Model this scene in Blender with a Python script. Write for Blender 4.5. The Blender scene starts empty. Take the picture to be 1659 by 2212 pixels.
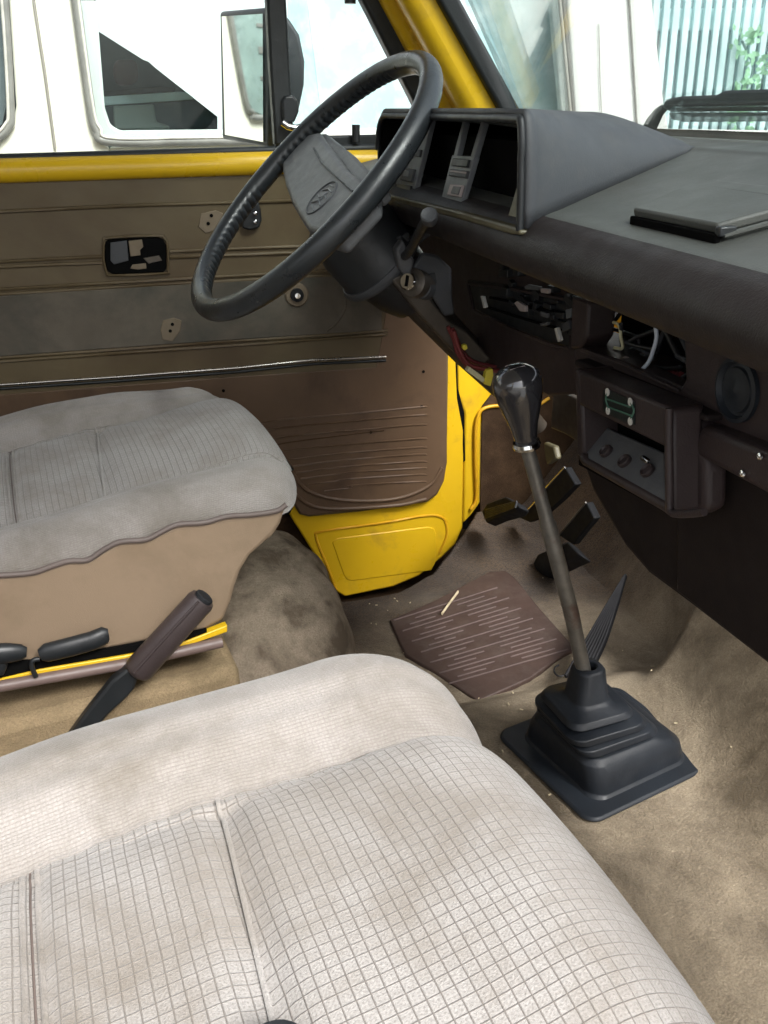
import bpy, bmesh, math, random
from mathutils import Vector, Matrix
random.seed(7)
rad = math.radians
sc = bpy.context.scene
col = sc.collection

# ---------------------------------------------------------------- camera
cam_d = bpy.data.cameras.new("camera"); cam = bpy.data.objects.new("camera", cam_d); col.objects.link(cam)
cam_d.sensor_fit = 'VERTICAL'; cam_d.sensor_height = 36.0; cam_d.lens = 36.0*1917/2212
cam_d.clip_start = .02; cam_d.clip_end = 400
Mx = Matrix(((0.96714, 0.13003, -0.21847, 0), (-0.25278, 0.39985, -0.88104, -.72), (-0.02721, 0.90731, 0.41958, .70), (0, 0, 0, 1)))
cam.matrix_world = Mx
sc.camera = cam

# ---------------------------------------------------------------- light
SUN_EL, SUN_AZ = 48, -68      # azimuth of the direction the light comes from, measured from +X towards +Y
w = bpy.data.worlds.new("World"); sc.world = w; w.use_nodes = True
nt = w.node_tree; nt.nodes.clear()
sky = nt.nodes.new('ShaderNodeTexSky'); sky.sky_type = 'NISHITA'; sky.sun_disc = False
sky.sun_elevation = rad(SUN_EL); sky.sun_rotation = rad(90-SUN_AZ); sky.dust_density = 4; sky.air_density = 1.0; sky.ozone_density = 1.0
hs = nt.nodes.new('ShaderNodeHueSaturation'); hs.inputs['Saturation'].default_value = .35
bg = nt.nodes.new('ShaderNodeBackground'); bg.inputs[1].default_value = .115
wo = nt.nodes.new('ShaderNodeOutputWorld')
nt.links.new(sky.outputs[0], hs.inputs['Color']); nt.links.new(hs.outputs[0], bg.inputs[0]); nt.links.new(bg.outputs[0], wo.inputs[0])
sl = bpy.data.lights.new("sun", 'SUN'); sl.energy = 1.75; sl.angle = rad(20); sl.color = (1, .985, .96)
sun = bpy.data.objects.new("sun", sl); col.objects.link(sun)
sd = Vector((math.cos(rad(SUN_AZ))*math.cos(rad(SUN_EL)), math.sin(rad(SUN_AZ))*math.cos(rad(SUN_EL)), math.sin(rad(SUN_EL))))
sun.rotation_euler = sd.to_track_quat('Z', 'Y').to_euler()
sc.view_settings.view_transform = 'Standard'; sc.view_settings.look = 'None'
sc.view_settings.exposure = 1.72; sc.view_settings.gamma = 1.0
sc.cycles.max_bounces = 8; sc.cycles.diffuse_bounces = 5; sc.cycles.transparent_max_bounces = 12
sc.cycles.use_denoising = True

# ---------------------------------------------------------------- materials
def nodes(name):
    m = bpy.data.materials.new(name); m.use_nodes = True
    t = m.node_tree; b = t.nodes['Principled BSDF']
    return m, t, b
def ramp(t, fac, a, b, c0=(0,0,0,1), c1=(1,1,1,1)):
    r = t.nodes.new('ShaderNodeValToRGB'); r.color_ramp.elements[0].position = a; r.color_ramp.elements[1].position = b
    r.color_ramp.elements[0].color = c0; r.color_ramp.elements[1].color = c1
    t.links.new(fac, r.inputs[0]); return r.outputs[0]
def noise(t, vec, scale, detail=4, rough=.6, dist=0):
    n = t.nodes.new('ShaderNodeTexNoise'); n.inputs['Scale'].default_value = scale; n.inputs['Detail'].default_value = detail
    n.inputs['Roughness'].default_value = rough; n.inputs['Distortion'].default_value = dist
    t.links.new(vec, n.inputs['Vector']); return n.outputs[0]
def mixc(t, fac, a, b, mode='MIX'):
    m = t.nodes.new('ShaderNodeMix'); m.data_type = 'RGBA'; m.blend_type = mode
    for i, v in ((0, fac), (6, a), (7, b)):
        if isinstance(v, (int, float)): m.inputs[i].default_value = v
        elif isinstance(v, tuple): m.inputs[i].default_value = (*v[:3], 1)
        else: t.links.new(v, m.inputs[i])
    return m.outputs[2]
def math_(t, op, a, b=0.0):
    m = t.nodes.new('ShaderNodeMath'); m.operation = op
    for i, v in ((0, a), (1, b)):
        if isinstance(v, (int, float)): m.inputs[i].default_value = v
        else: t.links.new(v, m.inputs[i])
    return m.outputs[0]
def objvec(t):
    return t.nodes.new('ShaderNodeTexCoord').outputs['Object']
def bump(t, b, h, strength, dist=.001):
    n = t.nodes.new('ShaderNodeBump'); n.inputs['Strength'].default_value = strength; n.inputs['Distance'].default_value = dist
    t.links.new(h, n.inputs['Height']); t.links.new(n.outputs[0], b.inputs['Normal'])
MATS = {}
def mat(name, c, rough=.6, *aa, **kw):
    return mat_(name, c, rough, *aa, **kw)
def mat_(name, c, rough=.6, var=.12, scale=12, grain=400, gb=.3, metal=0, spec=.5, stain=None, stain_scale=6, st=(.55,.7), dust=None, gdist=.0006, coat=0):
    m, t, b = nodes(name); v = objvec(t)
    n1 = noise(t, v, scale)
    lo = tuple(x*(1-var) for x in c); hi = tuple(min(1, x*(1+var)) for x in c)
    cc = mixc(t, ramp(t, n1, .3, .7), lo, hi)
    if stain:
        cc = mixc(t, ramp(t, noise(t, v, stain_scale, 6, .65, .3), *st), cc, stain)
    if dust:
        cc = mixc(t, ramp(t, noise(t, v, 35, 8, .7), .5, .75, (0,0,0,1), (.6,.6,.6,1)), cc, dust)
    if 'carpet' in name:
        cc = mixc(t, ramp(t, noise(t, v, 480, 3, .7), .38, .66, (0,0,0,1), (.42,.42,.42,1)), cc, tuple(x*.35 for x in c))
    t.links.new(cc, b.inputs['Base Color'])
    rr = ramp(t, noise(t, v, scale*3), .3, .7, (max(0,rough-.08),)*3+(1,), (min(1,rough+.08),)*3+(1,))
    t.links.new(rr, b.inputs['Roughness'])
    b.inputs['Metallic'].default_value = metal; b.inputs['Specular IOR Level'].default_value = spec
    b.inputs['Coat Weight'].default_value = coat
    if gb: bump(t, b, noise(t, v, grain, 3), gb, gdist)
    MATS[name] = m; return m
mat('yellow_paint', (.68,.425,.013), .32, .05, 5, 60, .05, stain=(.42,.25,.03), stain_scale=13, st=(.54,.78), spec=.45)
mat('yellow_dull', (.62,.33,.01), .45, .1, 5, 60, .1, stain=(.3,.17,.02), stain_scale=14, st=(.55,.8))
mat('trim_vinyl', (.112,.085,.045), .5, .12, 7, 900, .25, stain=(.072,.045,.023), stain_scale=4, st=(.45,.75), spec=.35)
mat('trim_low', (.115,.070,.040), .48, .14, 7, 900, .25, stain=(.055,.032,.02), stain_scale=7, st=(.48,.75), spec=.4)
mat('band_fabric', (.13,.113,.09), .95, .15, 10, 700, .6, stain=(.058,.060,.052), stain_scale=5, st=(.42,.68), spec=.1)
mat('patch', (.165,.13,.088), .8, .1, 30, 500, .3)
mat('skirt_vinyl', (.245,.180,.122), .48, .07, 6, 1100, .4, stain=(.165,.12,.076), stain_scale=7, st=(.5,.8), spec=.3)
mat('piping', (.11,.085,.075), .6, .1, 20)
mat('carpet_tan', (.30,.225,.135), 1.0, .22, 16, 650, 1.0, stain=(.105,.078,.045), stain_scale=5.5, st=(.47,.66), spec=.05, gdist=.002)
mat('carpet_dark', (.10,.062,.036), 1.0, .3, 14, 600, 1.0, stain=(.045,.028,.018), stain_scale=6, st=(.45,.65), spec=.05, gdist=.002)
mat('carpet_arch', (.30,.245,.185), 1.0, .2, 14, 650, .9, stain=(.115,.09,.065), stain_scale=13, st=(.44,.62), spec=.05, gdist=.002)
mat('dash_grey', (.048,.051,.056), .55, .08, 8, 700, .5, dust=(.07,.068,.066), spec=.4)
mat('dash_top', (.072,.076,.069), .5, .12, 6, 700, .5, stain=(.08,.076,.066), stain_scale=5, st=(.45,.75), spec=.45)
mat('dash_brown', (.018,.0135,.013), .55, .15, 9, 600, .5, dust=(.036,.03,.028), spec=.3)
mat('fascia_brown', (.037,.026,.0255), .5, .15, 9, 600, .5, dust=(.05,.04,.038), spec=.35)
mat('dash_dark', (.018,.013,.012), .7, .2, 9, 600, .4, spec=.2)
mat('cluster_grey', (.12,.13,.14), .5, .2, 30, 300, .2, dust=(.2,.2,.19))
mat('rail_olive', (.10,.088,.05), .5, .15, 20, 300, .3)
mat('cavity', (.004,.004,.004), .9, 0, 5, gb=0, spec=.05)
mat('pedal_rubber', (.007,.007,.008), .85, .2, 20, 300, .3, spec=.12)
mat('pedal_rib', (.022,.022,.024), .8, .2, 20, 300, .2, spec=.15)
mat('rubber', (.014,.015,.017), .75, .2, 20, 300, .3, spec=.25)
mat('black_plastic', (.012,.014,.016), .46, .2, 20, 400, .2, spec=.5)
mat('wheel_rim', (.017,.020,.0225), .33, .15, 20, 500, .35, spec=.55)
mat('hub_grey', (.09,.093,.098), .5, .1, 15, 600, .5, dust=(.16,.155,.15), spec=.4)
mat('knob_black', (.03,.03,.034), .2, .15, 25, 300, .1, spec=.8, coat=1)
mat('shaft_steel', (.20,.19,.17), .45, .2, 60, 300, .3, metal=.6, stain=(.12,.06,.045), stain_scale=25, st=(.55,.75))
mat('chrome', (.75,.76,.76), .12, .05, 10, gb=0, metal=1)
mat('chrome_dull', (.45,.43,.40), .28, .1, 10, gb=0, metal=1)
mat('metal_dirty', (.085,.072,.058), .45, .25, 30, 200, .3, metal=.5)
mat('boot_rubber', (.012,.0155,.021), .5, .15, 18, 300, .35, spec=.45, dust=(.03,.034,.04))
mat('boot_plate', (.016,.020,.026), .5, .15, 18, 300, .3, spec=.4)
mat('brake_grip', (.045,.034,.034), .36, .15, 40, 500, .5, spec=.55)
mat('mat_brown', (.07,.043,.035), .6, .15, 20, 500, .5, dust=(.12,.095,.08))
mat('mat_rib', (.125,.09,.083), .6, .1, 20)
mat('straw', (.62,.52,.34), .8, .2, 50)
mat('wire_red', (.16,.028,.028), .45, .1); mat('wire_black', (.01,.01,.011), .45, .1); mat('wire_white', (.5,.55,.62), .45, .1)
mat('plug_yellow', (.75,.62,.06), .45, .1); mat('plug_cream', (.62,.58,.36), .5, .15, 40)
mat('tab_pale', (.35,.30,.29), .6, .1); mat('decal_black', (.008,.012,.011), .4, .1); mat('decal_white', (.55,.54,.5), .5, .1); mat('decal_green', (.05,.13,.09), .5, .1)
mat('rail_mauve', (.135,.095,.085), .45, .1, 20, 300, .2)
mat('seal_black', (.012,.015,.016), .5, .1, 20)
mat('van_white', (.80,.80,.76), .3, .02, 3, gb=0)
mat('van_cream', (.66,.64,.55), .35, .03, 3, gb=0)
mat('wiper_grey', (.07,.085,.083), .5, .2, 20, gb=0)
mat('van_seal', (.17,.165,.15), .45, .2, 20, gb=0)
mat('van_trim', (.45,.43,.38), .35, .2, 20, gb=0)
mat('van_gap', (.22,.20,.17), .6, .1, gb=0)
mat('reflect_white', (.88,.90,.90), .9, .03, 3, gb=0)  # white sky reflection in the van window, painted as plain colour
mat('reflect_teal', (.50,.68,.70), .8, .12, 6, stain=(.80,.88,.88), stain_scale=9, st=(.42,.62), gb=0)  # mottling paints sky and leaf reflections in the van window
mat('van_inside', (.09,.12,.125), .6, .3, 5, gb=0)
mat('van_pane', (.20,.27,.25), .3, .25, 9, stain=(.35,.45,.43), stain_scale=5, gb=0)
mat('van_stripe', (.20,.25,.22), .6, .1, 5, gb=0)
mat('reflected_block', (.075,.035,.035), .7, .1)
mat('fence_slat', (.66,.86,.86), .7, .15, 5, gb=0)
mat('fence_dark', (.20,.29,.30), .8, .1, 5, gb=0)
mat('leaf', (.30,.55,.34), .7, .3, 10, gb=0)
mat('asphalt', (.20,.20,.19), .9, .2, 3)
mat('roof_lining', (.35,.32,.27), .9, .05)
mat('housing', (.020,.024,.027), .45, .15, 15)

def glass(name, tint, gl=.06):
    m = bpy.data.materials.new(name); m.use_nodes = True; t = m.node_tree; t.nodes.clear()
    o = t.nodes.new('ShaderNodeOutputMaterial'); tr = t.nodes.new('ShaderNodeBsdfTransparent'); g = t.nodes.new('ShaderNodeBsdfGlossy')
    tr.inputs[0].default_value = (*tint, 1); g.inputs['Roughness'].default_value = .02
    mx = t.nodes.new('ShaderNodeMixShader'); fr = t.nodes.new('ShaderNodeFresnel'); fr.inputs[0].default_value = 1.45
    t.links.new(math_(t, 'MULTIPLY', fr.outputs[0], gl*10), mx.inputs[0]); t.links.new(tr.outputs[0], mx.inputs[1]); t.links.new(g.outputs[0], mx.inputs[2])
    t.links.new(mx.outputs[0], o.inputs[0]); MATS[name] = m
glass('glass', (.93,.97,.965)); glass('van_glass', (.97,1,1), .06)
m, t, b = nodes('mirror'); b.inputs['Metallic'].default_value = 1; b.inputs['Base Color'].default_value = (.90,.93,.92,1); b.inputs['Roughness'].default_value = .03; MATS['mirror'] = m

def fabric(name, base, line, cell=.0095, lw=.10, stain=(.33,.28,.22), checks=True, sst=(.42,.68)):
    m, t, b = nodes(name)
    uv = t.nodes.new('ShaderNodeTexCoord').outputs['UV']; ov = objvec(t)
    wob = t.nodes.new('ShaderNodeTexNoise'); wob.inputs['Scale'].default_value = 28; t.links.new(ov, wob.inputs['Vector'])
    s1 = t.nodes.new('ShaderNodeVectorMath'); s1.operation = 'MULTIPLY_ADD'
    t.links.new(wob.outputs['Color'], s1.inputs[0]); s1.inputs[1].default_value = (.0014,.0014,0); t.links.new(uv, s1.inputs[2])
    sx = t.nodes.new('ShaderNodeSeparateXYZ'); t.links.new(s1.outputs[0], sx.inputs[0])
    def lines(ch, per, wd, soft=.045):
        fr = math_(t, 'FRACT', math_(t, 'MULTIPLY', ch, 1/per))
        d = math_(t, 'ABSOLUTE', math_(t, 'SUBTRACT', fr, .5))
        return ramp(t, d, .5-wd-soft, .5-wd+soft*.3)
    body = mixc(t, ramp(t, noise(t, ov, 700, 2), .3, .7), tuple(x*.78 for x in base), base)
    if checks:
        a = lines(sx.outputs[0], cell, lw); c = lines(sx.outputs[1], cell, lw*.8)
        g = math_(t, 'MAXIMUM', a, c)
        d1 = lines(sx.outputs[0], cell/3, .2); d2 = lines(sx.outputs[1], cell/3, .2)
        body = mixc(t, math_(t, 'MULTIPLY', math_(t, 'MULTIPLY', d1, d2), .28), body, line)
        cc = mixc(t, math_(t, 'MULTIPLY', g, .72), body, line)
        h = math_(t, 'SUBTRACT', noise(t, ov, 900, 2), math_(t, 'MULTIPLY', g, 1.1))
    else:
        a = lines(sx.outputs[1], .0022, .15); c = lines(sx.outputs[0], .0030, .15)
        cc = mixc(t, math_(t, 'MULTIPLY', math_(t, 'MAXIMUM', a, math_(t, 'MULTIPLY', c, .5)), .35), body, line)
        h = math_(t, 'SUBTRACT', noise(t, ov, 900, 2), math_(t, 'MULTIPLY', a, .5))
    cc = mixc(t, ramp(t, noise(t, ov, 8.5, 7, .68, .35), sst[0], sst[1], (0,0,0,1), (.85,.85,.85,1)), cc, stain, 'MIX')
    t.links.new(cc, b.inputs['Base Color']); b.inputs['Roughness'].default_value = .95; b.inputs['Specular IOR Level'].default_value = .1
    b.inputs['Sheen Weight'].default_value = .25; b.inputs['Sheen Roughness'].default_value = .5
    bump(t, b, h, .6, .0012); MATS[name] = m
fabric('check_fabric', (.345,.328,.312), (.13,.112,.098), cell=.0067, lw=.03, stain=(.175,.15,.122))
fabric('weave_fabric', (.325,.302,.282), (.165,.143,.125), checks=False, stain=(.145,.127,.104), sst=(.40,.66))

# ---------------------------------------------------------------- helpers
def mobj(name, bm, m, parent=None, smooth=True, bevel=0, seg=2, angle=35, sub=0):
    me = bpy.data.meshes.new(name); bmesh.ops.recalc_face_normals(bm, faces=bm.faces); bm.to_mesh(me); bm.free()
    o = bpy.data.objects.new(name, me); col.objects.link(o)
    me.materials.append(MATS[m] if isinstance(m, str) else m)
    if smooth:
        for p in me.polygons: p.use_smooth = True
        me.set_sharp_from_angle(angle=rad(angle)) if not sub else None
    if bevel:
        b = o.modifiers.new('bevel', 'BEVEL'); b.width = bevel; b.segments = seg; b.limit_method = 'ANGLE'; b.angle_limit = rad(30)
        b.harden_normals = False
    if sub:
        s = o.modifiers.new('sub', 'SUBSURF'); s.levels = sub; s.render_levels = sub
    if parent: o.parent = parent
    return o
def thing(name, label, cat, loc=(0,0,0), rz=0, group=None):
    o = bpy.data.objects.new(name, None); col.objects.link(o); o.location = loc; o.rotation_euler = (0,0,rz)
    o['label'] = label; o['category'] = cat
    if group: o['group'] = group
    return o
def tag(o, label, cat, group=None):
    o['label'] = label; o['category'] = cat
    if group: o['group'] = group
    return o
def lab(o, s): o['label'] = s; return o
def BM(): return bmesh.new()
def prism(bm, pts, ext):
    """closed polygon pts (3D) extruded by vector ext"""
    ext = Vector(ext); a = [bm.verts.new(p) for p in pts]; b = [bm.verts.new(Vector(p)+ext) for p in pts]
    n = len(a); bm.faces.new(a); bm.faces.new(b[::-1])
    for i in range(n):
        bm.faces.new((a[i], b[i], b[(i+1) % n], a[(i+1) % n]))
def slab(name, pts, ext, m, parent=None, bevel=.002, seg=2, **k):
    bm = BM(); prism(bm, pts, ext); return mobj(name, bm, m, parent, bevel=bevel, seg=seg, **k)
def cr(pts, n=8, closed=False):
    """Catmull-Rom through pts"""
    P = [Vector(p) for p in pts]; L = len(P); out = []
    rng = range(L) if closed else range(L-1)
    for i in rng:
        p1, p2 = P[i], P[(i+1) % L]
        p0 = P[(i-1) % L] if closed or i else p1*2-p2
        p3 = P[(i+2) % L] if closed or i+2 < L else p2*2-p1
        for k in range(n):
            t = k/n
            out.append(.5*((2*p1)+(p2-p0)*t+(2*p0-5*p1+4*p2-p3)*t*t+(3*p1-p0-3*p2+p3)*t**3))
    if not closed: out.append(P[-1])
    return out
def tube(bm, pts, r, n=8, closed=False, flat=1.0, up=None, cap=True):
    P = [Vector(p) for p in pts]; L = len(P); rings = []
    ref = Vector(up) if up else Vector((.03,.02,1)); prev = None
    for i, p in enumerate(P):
        a = P[(i-1) % L] if closed or i else p; b = P[(i+1) % L] if closed or i < L-1 else p
        d = (b-a).normalized()
        if prev is None or up:
            u = ref-d*ref.dot(d)
            if u.length < 1e-4: u = Vector((1,0,0))-d*d.x
        else: u = prev-d*prev.dot(d)
        u.normalize(); prev = u; v = d.cross(u)
        rr = r[i] if isinstance(r, (list, tuple)) else r
        rings.append([bm.verts.new(p+u*math.cos(2*math.pi*k/n)*rr+v*math.sin(2*math.pi*k/n)*rr*flat) for k in range(n)])
    for i in range(L if closed else L-1):
        A, B_ = rings[i], rings[(i+1) % L]
        for k in range(n): bm.faces.new((A[k], A[(k+1) % n], B_[(k+1) % n], B_[k]))
    if cap and not closed: bm.faces.new(rings[0][::-1]); bm.faces.new(rings[-1])
def tubeo(name, pts, r, m, parent=None, n=8, **k):
    bm = BM(); tube(bm, pts, r, n, **k); return mobj(name, bm, m, parent, angle=60)
def box(bm, c, s, R=None):
    c = Vector(c); v = []
    for x in (-.5,.5):
        for y in (-.5,.5):
            for z in (-.5,.5):
                q = Vector((x*s[0], y*s[1], z*s[2])); v.append(bm.verts.new(c+(R @ q if R else q)))
    for f in ((0,1,3,2),(4,6,7,5),(0,4,5,1),(2,3,7,6),(0,2,6,4),(1,5,7,3)): bm.faces.new([v[i] for i in f])
def boxo(name, c, s, m, parent=None, bevel=.002, R=None, **k):
    bm = BM(); box(bm, c, s, R); return mobj(name, bm, m, parent, bevel=bevel, **k)
def frame_of(axis):
    a = Vector(axis).normalized(); u = Vector((0,0,1))-a*a.z
    if u.length < 1e-3: u = Vector((1,0,0))
    u.normalize(); return a, u, a.cross(u)
def lathe(bm, o, axis, prof, n=32, sq=1.0):
    o = Vector(o); a, u, v = frame_of(axis); rings = []
    for h, r in prof:
        rings.append([bm.verts.new(o+a*h+u*math.cos(2*math.pi*k/n)*r+v*math.sin(2*math.pi*k/n)*r*sq) for k in range(n)])
    for A, B_ in zip(rings, rings[1:]):
        for k in range(n): bm.faces.new((A[k], A[(k+1) % n], B_[(k+1) % n], B_[k]))
    bm.faces.new(rings[0][::-1]); bm.faces.new(rings[-1])
def latheo(name, o, axis, prof, m, parent=None, n=32, sq=1.0, angle=35):
    bm = BM(); lathe(bm, o, axis, prof, n, sq); return mobj(name, bm, m, parent, angle=angle)
def grid(bm, rows, uvs=None):
    V = [[bm.verts.new(p) for p in r] for r in rows]
    lay = bm.loops.layers.uv.new('UVMap') if uvs else None
    for i in range(len(V)-1):
        for j in range(len(V[0])-1):
            f = bm.faces.new((V[i][j], V[i+1][j], V[i+1][j+1], V[i][j+1]))
            if uvs:
                for l, (a, b) in zip(f.loops, ((i,j),(i+1,j),(i+1,j+1),(i,j+1))): l[lay].uv = uvs[a][b]
    return V
def ring_prism(bm, outer, inner, ext):
    ext = Vector(ext); n = len(outer)
    A = [bm.verts.new(p) for p in outer]; B_ = [bm.verts.new(p) for p in inner]
    C = [bm.verts.new(Vector(p)+ext) for p in outer]; D_ = [bm.verts.new(Vector(p)+ext) for p in inner]
    for i in range(n):
        j = (i+1) % n
        bm.faces.new((A[i], A[j], B_[j], B_[i])); bm.faces.new((C[j], C[i], D_[i], D_[j]))
        bm.faces.new((A[j], A[i], C[i], C[j])); bm.faces.new((B_[i], B_[j], D_[j], D_[i]))
def rrect(cx, cz, w_, h_, r, n=5):
    out = []
    for sx, sz, a0 in ((1,1,0),(-1,1,90),(-1,-1,180),(1,-1,270)):
        for k in range(n+1):
            a = rad(a0+90*k/n); out.append((cx+sx*(w_/2-r)+r*math.cos(a), cz+sz*(h_/2-r)+r*math.sin(a)))
    return out
def sm(a, b, x):
    t = max(0, min(1, (x-a)/(b-a))); return t*t*(3-2*t)
def hn(x, y, s=1.0):
    return (math.sin(x*31*s+y*17*s)+math.sin(x*13*s-y*37*s+1.3)+math.sin(x*71*s+y*53*s+2.1)*.5)/2.5
def link_struct(o): o['kind'] = 'structure'; return o

# ---------------------------------------------------------------- ground
bm = BM(); grid(bm, [[(x, y, -.62) for y in (-60, 60)] for x in (-60, 60)]); link_struct(mobj('ground', bm, 'asphalt', smooth=False))

# ---------------------------------------------------------------- cabin floor (carpet)
def edge_y(x):
    P = [(-2,.60),(.0,.56),(.235,.531),(.33,.53),(.40,.575),(.451,.637),(.50,.70),(.56,.79),(.9,.80)]
    for (a, b), (c, d) in zip(P, P[1:]):
        if x <= c: return b+(d-b)*(x-a)/(c-a)
    return .8
def floor_z(x, y):
    z = -.04*sm(.14, .22, y)
    ey = edge_y(x)
    z -= .17*sm(ey-.012, ey+.022, y)
    z += (max(0, x-.55-.25*max(0,-y-.05))*1.9*sm(.53,.62,x)+.05*sm(.50,.60,x))*(1-sm(.10, .15, y))
    z += (x-.66)*1.2*(x > .66)*sm(.12, .2, y)
    return z+hn(x, y)*.0022+hn(x*3, y*3)*.001
def strip(x0, x1, y0, y1, n, m_):
    return [[(x0+(x1-x0)*i/n, y0+(y1-y0)*j/m_, floor_z(x0+(x1-x0)*i/n, y0+(y1-y0)*j/m_)) for j in range(m_+1)] for i in range(n+1)]
bm = BM(); grid(bm, strip(-.55, .86, -.78, .795, 230, 380))
m, t, b = nodes('floor_carpet'); v = objvec(t)
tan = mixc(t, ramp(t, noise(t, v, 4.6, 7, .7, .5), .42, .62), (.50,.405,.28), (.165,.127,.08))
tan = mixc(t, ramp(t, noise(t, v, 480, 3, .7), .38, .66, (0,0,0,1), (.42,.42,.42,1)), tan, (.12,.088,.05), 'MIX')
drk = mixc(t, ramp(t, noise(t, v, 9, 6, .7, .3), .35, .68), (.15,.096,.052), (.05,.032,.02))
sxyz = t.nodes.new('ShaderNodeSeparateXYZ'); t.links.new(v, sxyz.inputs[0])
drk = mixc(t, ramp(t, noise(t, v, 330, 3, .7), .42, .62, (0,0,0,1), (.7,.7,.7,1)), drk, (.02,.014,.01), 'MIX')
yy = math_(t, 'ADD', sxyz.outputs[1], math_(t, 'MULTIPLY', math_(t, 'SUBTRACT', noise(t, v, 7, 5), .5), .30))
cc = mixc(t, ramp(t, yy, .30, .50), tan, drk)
t.links.new(cc, b.inputs['Base Color']); b.inputs['Roughness'].default_value = 1; b.inputs['Specular IOR Level'].default_value = .05
b.inputs['Sheen Weight'].default_value = .15
bump(t, b, noise(t, v, 300, 4, .8), 1.0, .005); MATS['floor_carpet'] = m
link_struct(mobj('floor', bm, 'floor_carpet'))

# ---------------------------------------------------------------- van body shell
body = thing('van_cabin', 'yellow van cabin shell with windscreen pillar, door jamb and carpeted bulkhead around the dashboard', 'van cabin')
slab('door_jamb', [(0.5252,0.802,0.3196),(0.5603,0.802,0.3166),(0.6258,0.802,0.2268),(0.7136,0.802,0.179),(0.7173,0.802,0.1598),(0.6793,0.802,0.1489),(0.5889,0.802,0.1589),(0.5769,0.802,0.1345),(0.5777,0.802,-0.0313),(0.5588,0.802,-0.0568),(0.5408,0.802,-0.0749),(0.5408,0.802,0.1583),(0.5262,0.802,0.1986)], (0,.02,0), 'yellow_paint', body, bevel=.004)
tubeo('jamb_lip', cr([(0.7108,0.795,0.1725),(0.6758,0.795,0.1594),(0.59,0.795,0.1688),(0.5646,0.795,0.1481),(0.5618,0.795,0.0783),(0.5655,0.795,-0.0159),(0.5545,0.795,-0.0412)], 6), .0035, 'yellow_dull', body)
slab('jamb_rebate', [(0.5272,0.83,0.3132),(0.5561,0.83,0.3107),(0.5616,0.83,-0.102),(0.5296,0.83,-0.0972)], (0,.02,0), 'cavity', body, bevel=0)
slab('jamb_gap', [(0.5212,0.8005,0.2839),(0.5252,0.8005,0.2558),(0.527,0.8005,0.2085),(0.5397,0.8005,0.1589),(0.5428,0.8005,0.0623),(0.5393,0.8005,0.0596),(0.5351,0.8005,0.1298),(0.5248,0.8005,0.18),(0.5215,0.8005,0.2375)], (0,.0012,0), 'cavity', body, bevel=0)
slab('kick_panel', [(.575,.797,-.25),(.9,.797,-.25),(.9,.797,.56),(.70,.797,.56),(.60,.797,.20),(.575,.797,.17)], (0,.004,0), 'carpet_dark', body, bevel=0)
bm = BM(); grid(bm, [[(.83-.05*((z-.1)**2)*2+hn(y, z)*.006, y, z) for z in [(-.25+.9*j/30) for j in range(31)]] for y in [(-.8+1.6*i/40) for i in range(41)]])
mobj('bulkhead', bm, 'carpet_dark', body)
boxo('bulkhead_panel', (.76,.62,.33), (.02,.36,.16), 'yellow_dull', body)
slab('bulkhead_bracket', [(0.52,0.3782,0.3324),(0.52,0.3057,0.3381),(0.52,0.2902,0.2815),(0.52,0.3315,0.2795),(0.52,0.379,0.2725)], (.01,0,0), 'metal_dirty', body)
slab('relay', [(0.54,0.4439,0.2261),(0.54,0.4271,0.2289),(0.54,0.4083,0.2323),(0.54,0.3969,0.2163),(0.54,0.4279,0.1949),(0.54,0.4361,0.2017)], (.01,0,0), 'rail_olive', body, bevel=.003)
# windscreen pillar
def bar(name, p0, p1, w_, d_, m_, parent, k0=.02, k1=.35, bevel=.01, seg=4, up=(0,1,0)):
    p0, p1 = Vector(p0), Vector(p1); d = (p1-p0).normalized(); a = p0-d*k0; b_ = p1+d*k1
    u = Vector(up); u = (u-d*u.dot(d)).normalized(); s = d.cross(u)
    bm = BM(); R = Matrix((s, d, u)).transposed(); box(bm, (a+b_)/2, (w_, (b_-a).length, d_), R)
    return mobj(name, bm, m_, parent, bevel=bevel, seg=seg)
bar('windscreen_pillar', (0.5227,0.7,0.6915), (0.4271,0.68,0.8306), .062, .05, 'yellow_paint', body, k0=.08, bevel=.02)
bar('pillar_groove', (0.5102,0.735,0.692), (0.4164,0.715,0.834), .03, .03, 'yellow_dull', body, k0=.08, bevel=.004)
bar('windscreen_seal', (0.559,0.68,0.686), (0.4554,0.66,0.8286), .028, .03, 'seal_black', body, k0=.08, bevel=.006)
# windscreen, roof, rear cabin, passenger pillar: they shade the cabin
slab('windscreen', [(.585,-.66,.64),(.585,.66,.64),(.30,.60,1.12),(.30,-.60,1.12)], (.004,0,.003), 'glass', body, bevel=0)
boxo('roof', (-1.1,0,1.17), (2.85,1.5,.04), 'roof_lining', body, .01)
boxo('rear_wall', (-2.5,0,.35), (.04,1.6,1.6), 'roof_lining', body, .01)
boxo('rear_floor', (-1.55,0,-.02), (1.95,1.6,.04), 'carpet_tan', body, .01)
boxo('driver_side_wall', (-1.55,.84,.30), (1.95,.04,.75), 'roof_lining', body, .01)
boxo('passenger_side_wall', (-1.55,-.84,.30), (1.95,.04,.75), 'roof_lining', body, .01)
for y in (.84,-.84):
    for x in (-.62,-1.5,-2.4): boxo('side_pillar', (x,y,.9), (.12,.04,.55), 'yellow_paint', body, .01)
boxo('passenger_pillar', (.56,-.80,.40), (.10,.05,1.3), 'yellow_paint', body, .01)
boxo('sill_backing', (-.2,.875,.0), (1.9,.03,.9), 'carpet_dark', body, 0)
boxo('step_well', (.15,.80,-.24), (1.4,.5,.03), 'carpet_dark', body, 0)
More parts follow.
